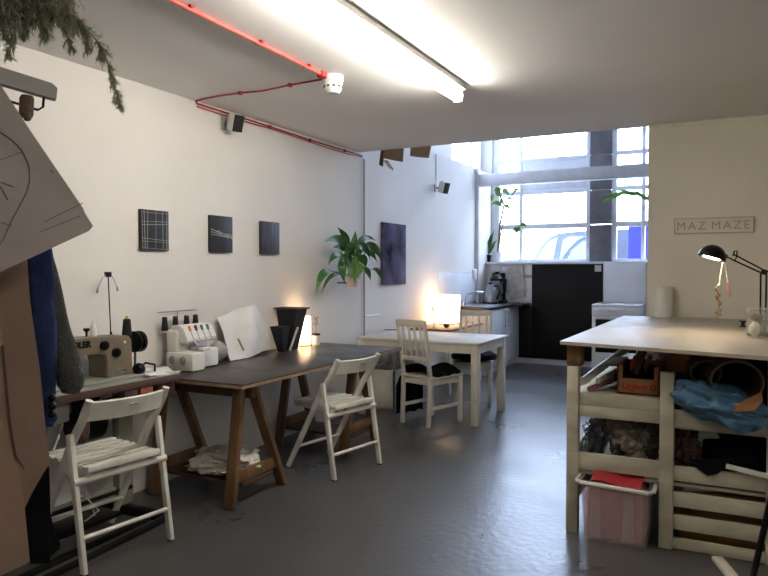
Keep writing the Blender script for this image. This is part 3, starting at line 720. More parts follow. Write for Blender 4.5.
def glow(name, c, kind, r, h, energy, label, square=False):
    t = thing(name, label, 'lamp', c)
    if square: MB().box((c[0] - r, c[1] - r, c[2] + .02), (c[0] + r, c[1] + r, c[2] + h), .01).build('shade', M['shade_on'], t)
    else: MB().lathe([(r, .015), (r, h), (r - .004, h), (r - .004, .015)], c, 28).build('shade', M['shade_on'], t)
    MB().lathe([(0, 0), (r * .8, 0), (r * .8, .012), (.015, .016), (.012, .06), (0, .06)], c, 20).build('base', M['wood_board'], t)
    return t
lx = P(304, 344, x=-3.2)
t = glow('paper_lamp', (-3.2, lx.y, TZ), 0, .058, .25, LAMP_E, 'glowing white paper lamp behind the tall black box on the trestle table')
jp = P(316, 345, x=-3.16)
j = thing('sprig_jar', 'white jar with a dark lid ring holding a dried sprig on the black table', 'jar', (-3.16, jp.y, TZ))
MB().lathe([(0, 0), (.034, 0), (.036, .01), (.036, .085), (.03, .09), (0, .09)], (-3.16, jp.y, TZ), 20).build('jar', M['plastic_white'], j)
MB().lathe([(.037, .082), (.037, .098), (.0, .098)], (-3.16, jp.y, TZ), 20).build('lid', M['black_metal'], j)
def sprig(c, h, seed, n=9, spread=.03):
    rr = random.Random(seed); mb = MB(); c = Vector(c); top = c + Vector((0, rr.uniform(-.01, .01), h))
    mb.tube([c, c.lerp(top, .5) + Vector((0, .006, 0)), top], .0022, 5)
    for k in range(n):
        f = .4 + .6 * k / n; q = c.lerp(top, f); d = Vector((rr.uniform(-1, 1), rr.uniform(-1, 1), .6)).normalized() * spread
        mb.tube([q, q + d], .0015, 4); mb.blob(q + d, (.008, .008, .009), k, .2, 2, None, 1)
    return mb
sprig((-3.16, jp.y, TZ + .09), .14, 3).build('dried_sprig', M['dry'], j)

# ------------------------------------------------------------------ hanging plant
pc = P(352.5, 287, x=-3.14)
hp = thing('hanging_lily', 'leafy green peace lily in a pale pot hung on the wall', 'potted plant', (-3.14, pc.y, pc.z))
zr = P(352.5, 275.5, x=-3.14).z - pc.z
MB().lathe([(0, 0), (.05, 0), (.068, zr * .95), (.074, zr), (.066, zr), (.06, zr * .8), (0, zr * .8)], pc, 24).build('pot', M['terracotta'], hp)
MB().box((XL, pc.y - .012, pc.z + zr * .3), (XL + .11, pc.y + .012, pc.z + zr * .4), .002).build('bracket', M['black_metal'], hp)
lv = MB()
def leaf(mb, base, mid, tip, wid, stem0=None, fold=.25, n=8, up=None):
    base, mid, tip = Vector(base), Vector(mid), Vector(tip)
    if stem0 is not None:
        s0 = Vector(stem0); mb.tube([s0, s0.lerp(base, .5) + Vector((0, 0, .02)), base], .0032, 5)
    pts_ = []
    for i in range(n + 1):
        t_ = i / n; pts_.append(base * (1 - t_) ** 2 + mid * 2 * t_ * (1 - t_) + tip * t_ * t_)
    rows = []
    for i, p_ in enumerate(pts_):
        t_ = i / n; d = (pts_[min(i + 1, n)] - pts_[max(i - 1, 0)]).normalized()
        toward = (CAM - p_).normalized() if up is None else Vector(up)
        side = d.cross(toward)
        side = side.normalized() if side.length > 1e-4 else Vector((0, 1, 0))
        nn = side.cross(d)
        w_ = wid * (math.sin(math.pi * min(1, t_ * 1.02 + .04) ** .75)) + .001
        if i == n: w_ = .0005
        rows.append([mb.b.verts.new(p_ - side * w_ + nn * fold * w_), mb.b.verts.new(p_), mb.b.verts.new(p_ + side * w_ + nn * fold * w_)])
    for a_, b__ in zip(rows, rows[1:]):
        for k in range(2): mb.b.faces.new((a_[k], a_[k + 1], b__[k + 1], b__[k]))
root = pc + Vector((0, 0, zr * .8))
LV = [((350, 248), (338, 233), (324, 242), .034, .08), ((349, 243), (344, 233), (337, 227), .022, .05), ((351, 250), (356, 240), (355, 230), .022, 0), ((357, 243), (366, 233), (376, 241), .02, .03),
      ((364, 245), (377, 244), (381, 261), .032, .1), ((342, 254), (333, 252), (328, 266), .022, .12), ((329, 271), (320, 270), (315.5, 296), .026, .1), ((340, 274), (327, 272), (322, 294), .014, .05),
      ((344, 257), (340, 268), (345, 284), .03, .12), ((356, 258), (354, 270), (355, 284), .032, .15), ((364, 268), (369, 270), (370.5, 281), .02, .1), ((373, 269), (381, 268), (383, 286), .018, .06),
      ((357, 252), (366, 246), (372, 256), .03, .06), ((360, 256), (365, 258), (366, 268), .028, .14), ((352, 256), (350, 246), (347, 240), .03, .05), ((350, 262), (342, 260), (337, 268), .026, .1),
      ((348, 250), (340, 244), (333, 248), .026, .02), ((363, 250), (372, 250), (377, 262), .024, .05), ((352, 262), (352, 272), (350, 280), .03, .16), ((360, 264), (360, 270), (357, 278), .026, .17)]
ll = MB()
for i, (a_, m_, t_, w_, off) in enumerate(LV):
    xo = -3.17 + off
    leaf(ll if i in (9, 19) else lv, P(*a_, x=xo), P(*m_, x=xo + .02), P(*t_, x=xo + .01), w_ * 1.3, root + Vector((0, (i % 5 - 2) * .01, 0)))
rl = random.Random(11)
for k in range(16):
    ax_, ay_ = 352 + rl.uniform(-13, 14), 256 + rl.uniform(-12, 10); dx_, dy_ = rl.uniform(-11, 13), rl.uniform(2, 16); xo = -3.17 + rl.uniform(.02, .16)
    leaf(lv, P(ax_, ay_, x=xo), P(ax_ + dx_ * .6, ay_ - 3, x=xo + .02), P(ax_ + dx_, ay_ + dy_, x=xo + .01), rl.uniform(.022, .036), root + Vector((0, rl.uniform(-.02, .02), 0)))
lv.build('foliage', M['leaf'], hp); tag(ll.build('foliage', M['leaf_light'], hp), 'lighter young leaves')

# ------------------------------------------------------------------ dining table and chairs
DZ = .745
dt = thing('dining_table', 'white rectangular dining table with square legs against the wall', 'table', (-2.62, 6.13, 0))
tx0, tx1, ty0, ty1 = -3.2, -1.96, 5.70, 6.56
MB().box((tx0, ty0, DZ - .02), (tx1, ty1, DZ), .003).build('tabletop', M['cream_wood'], dt)
MB().box((tx0 + .02, ty0 + .02, DZ - .1), (tx1 - .02, ty0 + .04, DZ - .02)).box((tx0 + .02, ty1 - .04, DZ - .1), (tx1 - .02, ty1 - .02, DZ - .02)).box((tx0 + .02, ty0 + .02, DZ - .1), (tx0 + .04, ty1 - .02, DZ - .02)).box((tx1 - .04, ty0 + .02, DZ - .1), (tx1 - .02, ty1 - .02, DZ - .02)).build('apron', M['cream_wood'], dt)
for x in (tx0 + .04, tx1 - .05):
    for y in (ty0 + .05, ty1 - .05):
        MB().box((x - .034, y - .034, 0), (x + .034, y + .034, DZ - .0205), .003).build('leg', M['cream_wood'], dt)
def dining_chair(label):
    t = thing('dining_chair', label, 'chair', (0, 0, 0), 0, 'white slat back dining chairs')
    wm = M['cream_wood']; B = lambda n, m: n.build(m, wm, t, world=False)
    for s in (-1, 1):
        B(MB().bar((s * .165, .0, 0), (s * .165, .02, .45), .032, .034, .003, up=(0, 1, 0)).bar((s * .165, .02, .44), (s * .165, -.06, .945), .03, .03, .003, up=(0, 1, 0)), 'rear_leg')
        B(MB().box((s * .175 - .017, .39, 0), (s * .175 + .017, .425, .425), .003), 'front_leg')
        B(MB().box((s * .168 - .01, .02, .15), (s * .168 + .01, .4, .18), .002), 'side_rung')
        B(MB().box((s * .168 - .01, .03, .37), (s * .168 + .01, .4, .425), .002), 'apron')
    B(MB().box((-.16, .395, .37), (.16, .415, .425), .002), 'apron'); B(MB().box((-.16, .01, .37), (.16, .03, .425), .002), 'apron')
    B(MB().box((-.195, .0, .425), (.195, .44, .443), .006), 'seat')
    yb = lambda z: .02 - .08 * (z - .44) / .505
    B(MB().bar((-.165, yb(.92), .92), (.165, yb(.92), .92), .02, .06, .004), 'top_rail')
    B(MB().bar((-.155, yb(.60), .60), (.155, yb(.60), .60), .018, .04, .003), 'lower_rail')
    for k in range(4):
        x = -.105 + k * .07; B(MB().bar((x, yb(.61), .61), (x, yb(.9), .9), .022, .01, .001, up=(0, 1, 0)), 'back_slat')
    return t
d1 = dining_chair('white dining chair with black cloth on its seat beside the dining table'); d1.location = (-2.5, 5.53, 0); d1.rotation_euler = (0, 0, R(-20))
d2 = clone(d1, None, 'white dining chair on the kitchen side of the dining table')
d2.location = (-2.44, 6.98, 0); d2.rotation_euler = (0, 0, R(195))
# black cloth on chair 1: drapes over seat and the near side
m1 = Matrix.Translation(d1.location) @ Matrix.Rotation(R(-20), 4, 'Z')
def drape(u, v):
    x = -.26 + .46 * u; y = .03 + .36 * v
    z = .456 + .095 * math.sin(u * 3.1) ** .8 * (.6 + .4 * math.sin(v * 5 + u * 3)) if u > .13 else 0
    if u <= .13:
        z = .452 - (.13 - u) / .13 * .40; x = -.205 - .075 * math.sin(min(1, (.13 - u) / .05) * 1.57) - .012 * math.sin(v * 9)
    return m1 @ Vector((x, y, z + .006 * math.sin(v * 17 + u * 8)))
solo('black_cloth', MB().grid(drape, 24, 16, .01), M['black_fabric'], 'black cloth draped over the seat of the dining chair and hanging down its side', 'cloth')
m2 = Matrix.Translation(d2.location) @ Matrix.Rotation(R(195), 4, 'Z')
cu = MB().blob((0, 0, 0), (.235, .215, .06), 4, .16, 1.8, None, 4, .12)
bmesh.ops.transform(cu.b, matrix=m2 @ Matrix.Translation((0, .26, .498)), verts=cu.b.verts)
solo('seat_cushion', cu, M['black_fabric'], 'puffy black cushion on the dining chair at the kitchen side', 'cushion')
# storage box and radiator beneath the table
sbx = thing('storage_box', 'open cream storage box on the floor beneath the dining table end', 'box', (-3.1, 6.2, 0))
bx = MB(); a0, a1, b0, b1, hz = -3.28, -2.93, 5.98, 6.55, .40
bx.box((a0, b0, .01), (a1, b0 + .015, hz), .002).box((a0, b1 - .015, .01), (a1, b1, hz), .002).box((a0, b0, .01), (a0 + .015, b1, hz), .002).box((a1 - .015, b0, .01), (a1, b1, hz), .002).box((a0, b0, .005), (a1, b1, .02))
bx.build('box_walls', M['cream_wood'], sbx)
MB().box((a0 + .005, b1 - .03, hz - .02), (a1 - .02, b1 - .018, .62), .004, ).build('raised_lid', M['trimw'], sbx)
rd = thing('radiator', 'dark ribbed radiator in the shadow beneath the dining table', 'radiator', (-3.2, 7.1, .1))
for k in range(8): MB().box((-3.28, 6.64 + k * .055, .12), (-3.2, 6.675 + k * .055, .6), .008).build('rib', M['plastic_grey'], rd)
MB().box((-3.27, 6.62, .1), (-3.22, 7.05, .15), .005).box((-3.27, 6.64, 0), (-3.23, 6.68, .1)).box((-3.27, 7.0, 0), (-3.23, 7.04, .1)).build('pipe_rail', M['plastic_grey'], rd)

# side table with big glowing lamp
sd = thing('side_table', 'small orange wooden side table carrying the glowing lamp behind the dining table', 'table', (-3.02, 7.7, 0))
MB().box((-3.27, 7.05, .70), (-2.76, 8.15, .725), .003).build('tabletop', M['wood_board'], sd)
for x in (-3.24, -2.79):
    for y in (7.08, 8.12): MB().box((x - .018, y - .018, 0), (x + .018, y + .018, .70), .003).build('leg', M['cream_wood'], sd)
lp = P(447, 326, x=-3.08)
t = glow('glowing_lamp', (-3.08, lp.y, .725), 1, .125, .36, LAMP_E, 'large glowing square paper lamp on the wooden side table by the wall', True)
vp = P(434, 322, x=-2.98)
vz = thing('sprig_vase', 'little bottle of dried flowers before the glowing square lamp', 'vase', (-2.98, vp.y, .725))
MB().lathe([(0, 0), (.028, 0), (.03, .01), (.012, .05), (.01, .09), (0, .09)], (-2.98, vp.y, .725), 16).build('bottle', M['jar'], vz)
sprig((-2.98, vp.y, .8), .2, 8, 16, .055).build('dried_flowers', M['dry'], vz)
q = P(446.5, 324, x=-2.9)
solo('pine_cone', MB().blob((-2.9, q.y, .752), (.035, .04, .026), 6, .2, 3, .726, 3), M['leather'], 'small dark brown lump lying before the glowing square lamp', 'ornament')
q = P(391, 329.5, z=DZ)
solo('red_pencil', MB().tube([(q.x - .06, 6.5, DZ + .005), (q.x + .1, 6.52, DZ + .005)], .005, 6), M['red'], 'thin red pencil lying on the dining table behind the slat back chair', 'pencil')

# ------------------------------------------------------------------ kitchen
kc = thing('base_cabinet', 'white kitchen base cabinet with steel bar handles under the worktop', 'cabinet', (-3.03, 9.1, 0))
KX = -2.79; ky0, ky1 = 8.5, 9.93
MB().box((XL + .01, ky0, .1), (KX - .02, ky1, .86), .002).build('body', M['cream_wood'], kc)
MB().box((XL + .01, ky0 + .01, 0), (KX - .06, ky1, .1)).build('plinth', M['trimw'], kc)
for a_, b__ in ((8.51, 9.2), (9.21, 9.92)):
    dr = MB().box((KX - .018, a_, .12), (KX, b__, .85), .003).build('door', M['enamel'], kc)
    yy = b__ - .06 if a_ < 9 else a_ + .06
    hd_ = MB().tube([(KX + .0, yy, .6), (KX + .03, yy, .6), (KX + .03, yy, .8), (KX, yy, .8)], .006, 8); hd_.build('handle', M['steel'], dr)
wt = thing('worktop', 'dark brown kitchen worktop along the wall under the window corner', 'worktop', (-3.0, 9.2, .87))
MB().box((XL + .005, ky0 - .03, .862), (KX + .02, ky1 + .01, .9), .003).box((KX + .02, ky1 - .5, .862), (-2.62, ky1 + .01, .9), .003).build('top', M['counter'], wt)
sk = thing('kitchen_sink', 'steel sink with a curved tap set in the worktop', 'sink', (-3.05, 8.85, .9))
MB().box((-3.24, 8.52, .9005), (-2.84, 9.2, .907), .003).build('sink_rim', M['steel'], sk)
MB().tube([(-3.2, 8.72, .9), (-3.2, 8.72, 1.0), (-3.18, 8.76, 1.06), (-3.1, 8.86, 1.09), (-3.02, 8.94, 1.08), (-3.0, 8.96, 1.05)], .011, 10).build('tap', M['chrome'], sk)
MB().lathe([(0, 0), (.022, 0), (.02, .05), (0, .055)], (-3.2, 8.66, .9), 14).build('tap_knob', M['chrome'], sk)
# wall tiles
tl = MB().box((XL, 8.0, .92), (XL + .008, 9.4, 1.345), .002)
for k in range(1): tl.box((XL, 7.99, 1.345), (XL + .01, 9.4, 1.36), .002)
struct('trim_6', tl, M['tile'])
tl = MB()
for r_ in range(4):
    for c_ in range(4):
        x0_ = -3.24 + c_ * .17; z0_ = .92 + r_ * .137
        tl.box((x0_, YF - .008, z0_), (x0_ + .165, YF, z0_ + .132), .001)
struct('trim_7', tl, M['tile'])
q0, q1 = P(520, 275, y=YF - .012), P(532, 278, y=YF - .012)
struct('trim_8', MB().box((q0.x, YF - .014, q1.z), (q1.x, YF - .0085, q0.z)), mat('pink_border_tile', (196, 140, 134), .3))
# black board
bb = thing('black_board', 'big black painted board standing against the kitchen wall below the window', 'board', (-2.1, YF - .03, 0))
bx0_, bx1_ = P(532, 300, y=YF - .03).x, P(602.5, 300, y=YF - .03).x
MB().box((bx0_, YF - .045, .085), (bx1_, YF - .021, P(560, 263, y=YF - .03).z), .002).box((-2.80, YF - .045, .085), (bx0_, YF - .021, .855), .002).build('panel', M['black_paint'], bb)
q = P(598, 268, y=YF - .046)
solo('wall_note', MB().box((q.x - .045, YF - .049, q.z - .05), (q.x + .045, YF - .0455, q.z + .04), .001), M['plastic_white'], 'small white note pinned at the top corner of the black board', 'note')
# cooker
ck = thing('cooker', 'white freestanding cooker with knobs and a raised lid', 'cooker', (-1.35, 9.6, 0))
cx0, cx1, cy0 = P(592, 310, y=9.3).x, P(641, 310, y=9.3).x, 9.3
MB().box((cx0, cy0, .02), (cx1, YF - .06, .9), .006).box((cx0 + .02, cy0 + .02, 0), (cx1 - .02, YF - .08, .03)).build('body', M['enamel'], ck)
MB().box((cx0 - .003, cy0 - .01, .9), (cx1 + .003, YF - .06, .935), .01).build('hob', M['enamel'], ck)
MB().box((cx0, cy0 - .018, .79), (cx1, cy0, .9), .006).build('control_panel', M['enamel'], ck)
for k in range(5): MB().lathe([(.024, 0), (.022, .018), (.008, .02), (.008, .03), (0, .03)], (cx0 + .09 + k * (cx1 - cx0 - .18) / 4, cy0 - .018, .85), 16, m=Matrix(((1, 0, 0), (0, 0, -1), (0, 1, 0)))).build('knob', M['plastic_white'], ck)
od = MB().box((cx0 + .01, cy0 - .02, .2), (cx1 - .01, cy0, .77), .006).build('oven_door', M['enamel'], ck)
MB().box((cx0 + .05, cy0 - .024, .3), (cx1 - .05, cy0 - .019, .735), .003).build('oven_window', M['black_metal'], od)
MB().tube([(cx0 + .05, cy0 - .045, .755), (cx1 - .05, cy0 - .045, .755)], .01, 8).build('door_handle', M['plastic_white'], od)
for k, (x, y) in enumerate(((.15, .17), (.45, .17), (.15, .42), (.45, .42))):
    MB().lathe([(0, 0), (.07, 0), (.075, .006), (.05, .014), (0, .014)], (cx0 + x, cy0 + y, .9355), 20).build('hotplate', M['steel'], ck)
MB().box((P(602.5, 300, y=9.86).x + .01, 9.86, .936), (cx1, 9.885, P(620, 263, y=9.87).z), .006).build('raised_lid', M['enamel'], ck)
# electric kettle & coffee press
kt = thing('kettle', 'steel kettle with a black handle in the worktop corner under the window', 'kettle', (-3.0, 9.55, .9))
kp = P(489, 299, x=-3.0); kq = Vector((-3.0, 9.45, .9))
kx = P(486.5, 290, y=9.45).x
MB().lathe([(0, 0), (.085, 0), (.088, .01), (.08, .12), (.06, .19), (.055, .2), (0, .215)], (kx + .06, 9.45, .903), 26).build('body', M['steel'], kt)
MB().lathe([(0, -.002), (.09, -.002), (.09, .015), (0, .015)], (kx + .06, 9.45, .903), 24).build('base', M['black_metal'], kt)
hk = kx + .06
MB().tube([(hk + .05, 9.43, .903 + .19), (hk + .1, 9.41, .903 + .2), (hk + .125, 9.4, .903 + .13), (hk + .09, 9.42, .903 + .05)], .011, 8).build('handle', M['black_metal'], kt)
MB().lathe([(0, 0), (.02, 0), (.015, .02), (0, .022)], (hk, 9.45, .903 + .212), 14).build('lid_knob', M['black_metal'], kt)
kt.scale = (1.25, 1.25, 1.3); kt.location.x = hk + (kt.location.x - hk) * 1.25; kt.location.y = 9.45 + (kt.location.y - 9.45) * 1.25
cm = thing('coffee_maker', 'tall glass coffee maker with black lid behind the kettle', 'coffee maker', (-2.95, 9.75, .9))
cmx = P(497, 285, y=9.72).x
MB().box((cmx - .11, 9.65, .901), (cmx + .1, 9.86, .93), .01).box((cmx - .09, 9.8, .93), (cmx + .07, 9.86, 1.24), .01).build('frame', M['black_metal'], cm)
MB().lathe([(0, 0), (.065, 0), (.075, .05), (.07, .16), (.078, .22), (0, .22)], (cmx, 9.72, .93), 22).build('jug', M['steel'], cm)
MB().lathe([(.08, .22), (.085, .245), (.04, .29), (.02, .3), (.03, .325), (0, .325)], (cmx, 9.72, .93), 22).build('lid', M['black_metal'], cm)
MB().tube([(cmx + .07, 9.68, 1.15), (cmx + .13, 9.66, 1.17), (cmx + .125, 9.66, 1.03), (cmx + .075, 9.68, .98)], .011, 8).build('handle', M['black_metal'], cm)
q = P(484, 277, x=XL + .05)
sw = MB().box((XL + .0, 9.28, 1.25), (XL + .035, 9.38, 1.4), .006)
solo('socket', sw, M['plastic_white'], 'small white electric socket on the corner upright above the worktop', 'socket')
cm.scale = (1.2, 1.2, 1.3); cm.location.x = cmx + (cm.location.x - cmx) * 1.2
# towel on wall
T = lambda x, y: P(x, y, y=YF - .03)
tw = [T(507, 267), T(523, 266), T(526, 297), T(510, 301)]
sheet(tw, .012, 'tea_towel', M['gingham'], 'pale tea towel hanging on the tiles beside the coffee maker', 'towel', bend=.03)
# sill plants
def sill_pot(px, m, r, h, label, name):
    p = P(px, 258, y=YF + .05); t = thing(name, label, 'potted plant', (p.x, YF + .05, 1.505))
    MB().lathe([(0, 0), (r * .75, 0), (r, h * .95), (r * 1.05, h), (r * .9, h), (0, h * .85)], (p.x, YF + .05, 1.505), 20).build('pot', m, t)
    return t, Vector((p.x, YF + .05, 1.505 + h * .85))
t, c = sill_pot(497.5, M['trimw'], .075, .15, 'tall leggy plant in a pale pot on the window sill', 'sill_plant')
S = lambda x, y, d=0: P(x, y, y=YF + .05 + d)
MB().tube([c, S(500, 225), S(504, 205), S(500, 195)], .016, 6).tube([c, S(503, 222), S(508, 200), S(516, 190)], .011, 6).build('stem', M['stem'], t)
lf = MB()
for a_, m_, t_, w_ in (((498, 196), (497, 188), (503, 189), .05), ((503, 192), (506, 188), (509, 197), .045), ((502, 206), (496, 200), (491, 205), .035), ((505, 207), (508, 203), (509, 211), .03), ((503, 199), (500, 200), (502, 206), .03),
                       ((514, 192), (518, 186), (518, 193), .025), ((494, 195), (491, 197), (493, 202), .03), ((500, 190), (496, 187), (494, 192), .03), ((507, 198), (512, 197), (513, 203), .02)):
    leaf(lf, S(*a_), S(*m_, -.05), S(*t_, -.03), w_ * .9)
lf.build('foliage', M['leaf_light'], t)
l3 = MB(); 
for a_, m_, t_ in (((521, 226), (525, 222), (526, 228)), ((519, 229), (515, 228), (512, 232)), ((520, 227), (517, 231), (514, 234))): leaf(l3, S(*a_), S(*m_), S(*t_), .03)
l3.tube([c, S(508, 240), S(515, 232), S(521, 226)], .004, 5); l3.build('trailing_shoot', M['leaf_light'], t)
t, c = sill_pot(487, M['black_metal'], .07, .11, 'spiky dark plant in a black pot in the corner of the sill', 'spiky_plant')
lf = MB()
for tx_, ty_ in ((482, 244), (483, 232), (484, 238), (494, 230), (491, 234), (497, 240), (486, 228), (495, 246), (489, 240)):
    leaf(lf, c + Vector((0, 0, 0)), c.lerp(S(tx_, ty_), .6) + Vector((0, 0, .05)), S(tx_, ty_, random.uniform(-.04, .02)), .024)
lf.build('foliage', M['leaf'], t)
t, c = sill_pot(662, M['trimw'], .09, .16, 'arching palm on the sill half hidden by the partition wall', 'sill_palm')
lf = MB(); 
sp = [c, S(658, 215), S(650, 200), S(640, 194), S(625, 191.5), S(608, 197)]
lf.tube(sp, [.008, .007, .006, .005, .004, .002], 6)
for i in range(60):
    f = i / 59; seg = 1 + f * 3.98; k = int(seg); q = sp[k].lerp(sp[min(k + 1, 5)], seg - k)
    s = 1 if i % 2 else -1; dr = (sp[min(k + 1, 5)] - sp[k]).normalized()
    tip = q + dr * .1 + Vector((0, s * .06, -.045 if s > 0 else .0))
    leaf(lf, q, q.lerp(tip, .5) + Vector((0, 0, .01)), tip, .014, n=3)
lf.build('frond', M['leaf_light'], t)

# ------------------------------------------------------------------ sign on the cream wall
yc = YE - .07
s0, s1 = P(675, 219, y=yc), P(753.5, 232.5, y=yc)
sgn = thing('letter_sign', 'narrow cream sign with raised letters on the partition wall', 'sign', ((s0.x + s1.x) / 2, yc, s1.z))
zt = P(700, 218.5, y=yc).z; zb = P(700, 233, y=yc).z
MB().box((s0.x, yc - .012, zb), (s1.x, yc, zt), .003).build('plaque', M['wall_cream'], sgn)
for wd, fx in (('MAZ', .215), ('MAZE', .715)):
    text('lettering', wd, (zt - zb) * .8, M['letter'], sgn, (s0.x + (s1.x - s0.x) * fx, yc - .013, (zt + zb) / 2 - .004), (R(90), 0, 0), .001, 0, 1.25)
MB().box((s0.x - .004, yc - .016, zb - .004), (s1.x + .004, yc, zb + .001)).box((s0.x - .004, yc - .016, zt - .001), (s1.x + .004, yc, zt + .004)).box((s0.x - .004, yc - .016, zb), (s0.x + .001, yc, zt)).box((s1.x - .001, yc - .016, zb), (s1.x + .004, yc, zt)).build('frame', M['letter'], sgn)

# ------------------------------------------------------------------ cutting table
CT = 1.02
ct = thing('cutting_table', 'big pale topped cutting table on a slatted crate rack', 'table', (0, 4.6, 0))
fl, frr = P(560, 341, z=CT), P(768, 356.5, z=CT)
dx_ = (frr - fl); k_ = 1.25 / dx_.x; fr2 = fl + dx_ * k_
bl = P(622, 316.5, z=CT)
poly = [(fl.x, fl.y, CT - .018), (fr2.x, fr2.y, CT - .018), (fr2.x + .02, 5.82, CT - .018), (bl.x, 5.82, CT - .018)]
MB().prism(poly, (0, 0, .018)).build('tabletop', M['cutting_top'], ct)
rw = M['rack_wood']
posts = [(-.765, -.705), (-.305, -.24), (.165, .225), (.5, .56)]
PT = .885
for a_, b__ in posts:
    MB().box((a_, 3.64, 0), (b__, 3.70, PT), .004).build('post', rw, ct)
    MB().box((a_, 5.60, 0), (b__, 5.66, PT), .004).build('post', rw, ct)
for z0_, z1_ in ((.685, .745), (.622, .683), (.345, .432)):
    MB().box((-.705, 3.655, z0_), (-.305, 3.675, z1_), .003).build('front_slat', rw, ct)
for z0_, z1_ in ((.612, .70), (.345, .42), (.215, .29), (.1, .175), (-.0, .058)):
    for a_, b__ in ((-.24, .165), (.225, .5)): MB().box((a_, 3.655, max(z0_, .003)), (b__, 3.675, z1_), .003).build('front_slat', rw, ct)
for z0_, z1_ in ((.65, .72), (.335, .43), (.12, .2)):
    MB().box((-.76, 3.70, z0_), (-.74, 5.60, z1_), .003).build('side_slat', rw, ct)
    MB().box((.53, 3.70, z0_), (.55, 5.60, z1_), .003).build('side_slat', rw, ct)
    MB().box((-.705, 5.63, z0_), (.5, 5.65, z1_), .003).build('back_slat', rw, ct)
MB().box((-.74, 3.68, .725), (-.25, 5.6, .742), .002).build('shelf', rw, ct)
MB().box((-.25, 3.68, .60), (.53, 5.6, .618), .002).build('shelf', rw, ct)
MB().box((-.74, 3.68, .312), (.53, 5.6, .33), .002).build('shelf', rw, ct)
for a_, b__ in ((-.77, -.695), (.165, .24), (.47, .55)):
    for y_ in (3.66, 5.52): MB().box((a_, y_, PT), (b__, y_ + .09, CT - .0185), .005).build('riser_block', M['block'], ct)
solo('timber_offcut', MB().box((-.62, 4.3, .93), (-.5, 4.45, CT - .02), .004), M['card'], 'small timber block wedged below the cutting table top', 'block')
US = .7425
BY = 3.74
b0x, b1x = P(617, 385, y=BY).x, P(660, 385, y=BY).x
bxw = thing('fruit_crate', 'small wooden box with red handwriting on the rack shelf', 'crate', ((b0x + b1x) / 2, BY + .15, US))
zc0 = US + .0005; zc1 = zc0 + .085; zh = zc0 + .15
mbb = MB().box((b0x, BY, zc0), (b1x, BY + .012, zc1), .002).box((b0x, BY, zc1 - .01), (b0x + .028, BY + .012, zh), .002).box((b1x - .03, BY, zc1 - .01), (b1x, BY + .012, zh), .002)
mbb.box((b0x, BY, zc0), (b0x + .01, BY + .3, zh), .002).box((b1x - .01, BY, zc0), (b1x, BY + .3, zh), .002).box((b0x, BY + .29, zc0), (b1x, BY + .3, zh), .002).box((b0x, BY, zc0), (b1x, BY + .3, zc0 + .01))
mbb.build('box_sides', M['card'], bxw)
text('red_handwriting', 'Urgent G', .047, M['red_ink'], bxw, ((b0x + b1x) / 2, BY - .0015, (zc0 + zc1) / 2), (R(90), 0, 0), .0008, .0012, .92, .3)
xm = (b0x + b1x) / 2
solo('tool_bundle', MB().blob((xm, BY + .15, US + .09), (.07, .1, .07), 2, .35, 2, US + .012, 4, .4), M['black_fabric'], 'dark bundle of tools filling the small wooden box', 'tools')
solo('folded_leather', MB().bar((xm - .03, BY + .06, US + .1), (xm + .01, BY + .1, US + .225), .06, .02, .008).bar((xm + .01, BY + .09, US + .1), (xm + .05, BY + .1, US + .2), .05, .02, .008), M['leather'], 'brown leather scrap sticking out of the small wooden box', 'leather')
solo('red_tool', MB().bar((xm - .045, BY + .05, US + .12), (xm - .02, BY + .06, US + .2), .018, .018, .005), M['red'], 'little red handled tool poking from the wooden box', 'tool')
def roll(a_, b__, r, m, label, name='paper_roll', group='rolls on the rack shelf', hollow=True):
    a_, b__ = Vector(a_), Vector(b__)
    solo(name, MB().tube([a_, b__], r, 14), M[m], label, 'roll', group)
roll((-.66, 3.72, US + .017), (-.50, 4.4, US + .04), .016, 'pink_pot', 'thin pink roll lying lowest on the rack shelf beside the box')
roll((-.69, 3.70, US + .06), (-.56, 4.5, US + .17), .022, 'plastic_white', 'thick white paper roll lying diagonally across the rack shelf')
roll((-.625, 3.76, US + .055), (-.47, 4.5, US + .13), .014, 'linen', 'cream paper roll between the white and the pink rolls')
roll((-.60, 3.95, US + .04), (-.50, 4.9, US + .07), .03, 'taupe', 'taupe roll beside the cream one on the rack shelf')
solo('grey_card', MB().box((-.60, 3.8, US + .135), (-.525, 4.2, US + .142), .002), M['plastic_grey'], 'grey card lying level with the top of the wooden box', 'card')
solo('plastic_bag', MB().blob((-.36, 4.2, US + .16), (.12, .12, .09), 11, .3, 2, US + .002, 4, .3), M['paper'], 'crumpled white plastic bag stuffed behind the wooden box', 'bag')
US = .6185
# cardboard parcels middle
p0_, p1_ = P(666, 352, y=3.9), P(690, 373, y=3.9)
solo('brown_parcel', MB().box((p0_.x, 3.9, p1_.z), (p1_.x, 4.2, CT - .03), .004), M['card'], 'brown cardboard parcel wedged beneath the cutting top above the middle post', 'parcel')
solo('parcel_support', MB().box((p0_.x, 3.92, US), (p1_.x - .01, 4.2, p1_.z - .001), .004), M['leather'], 'dark box holding up the brown parcel', 'box')
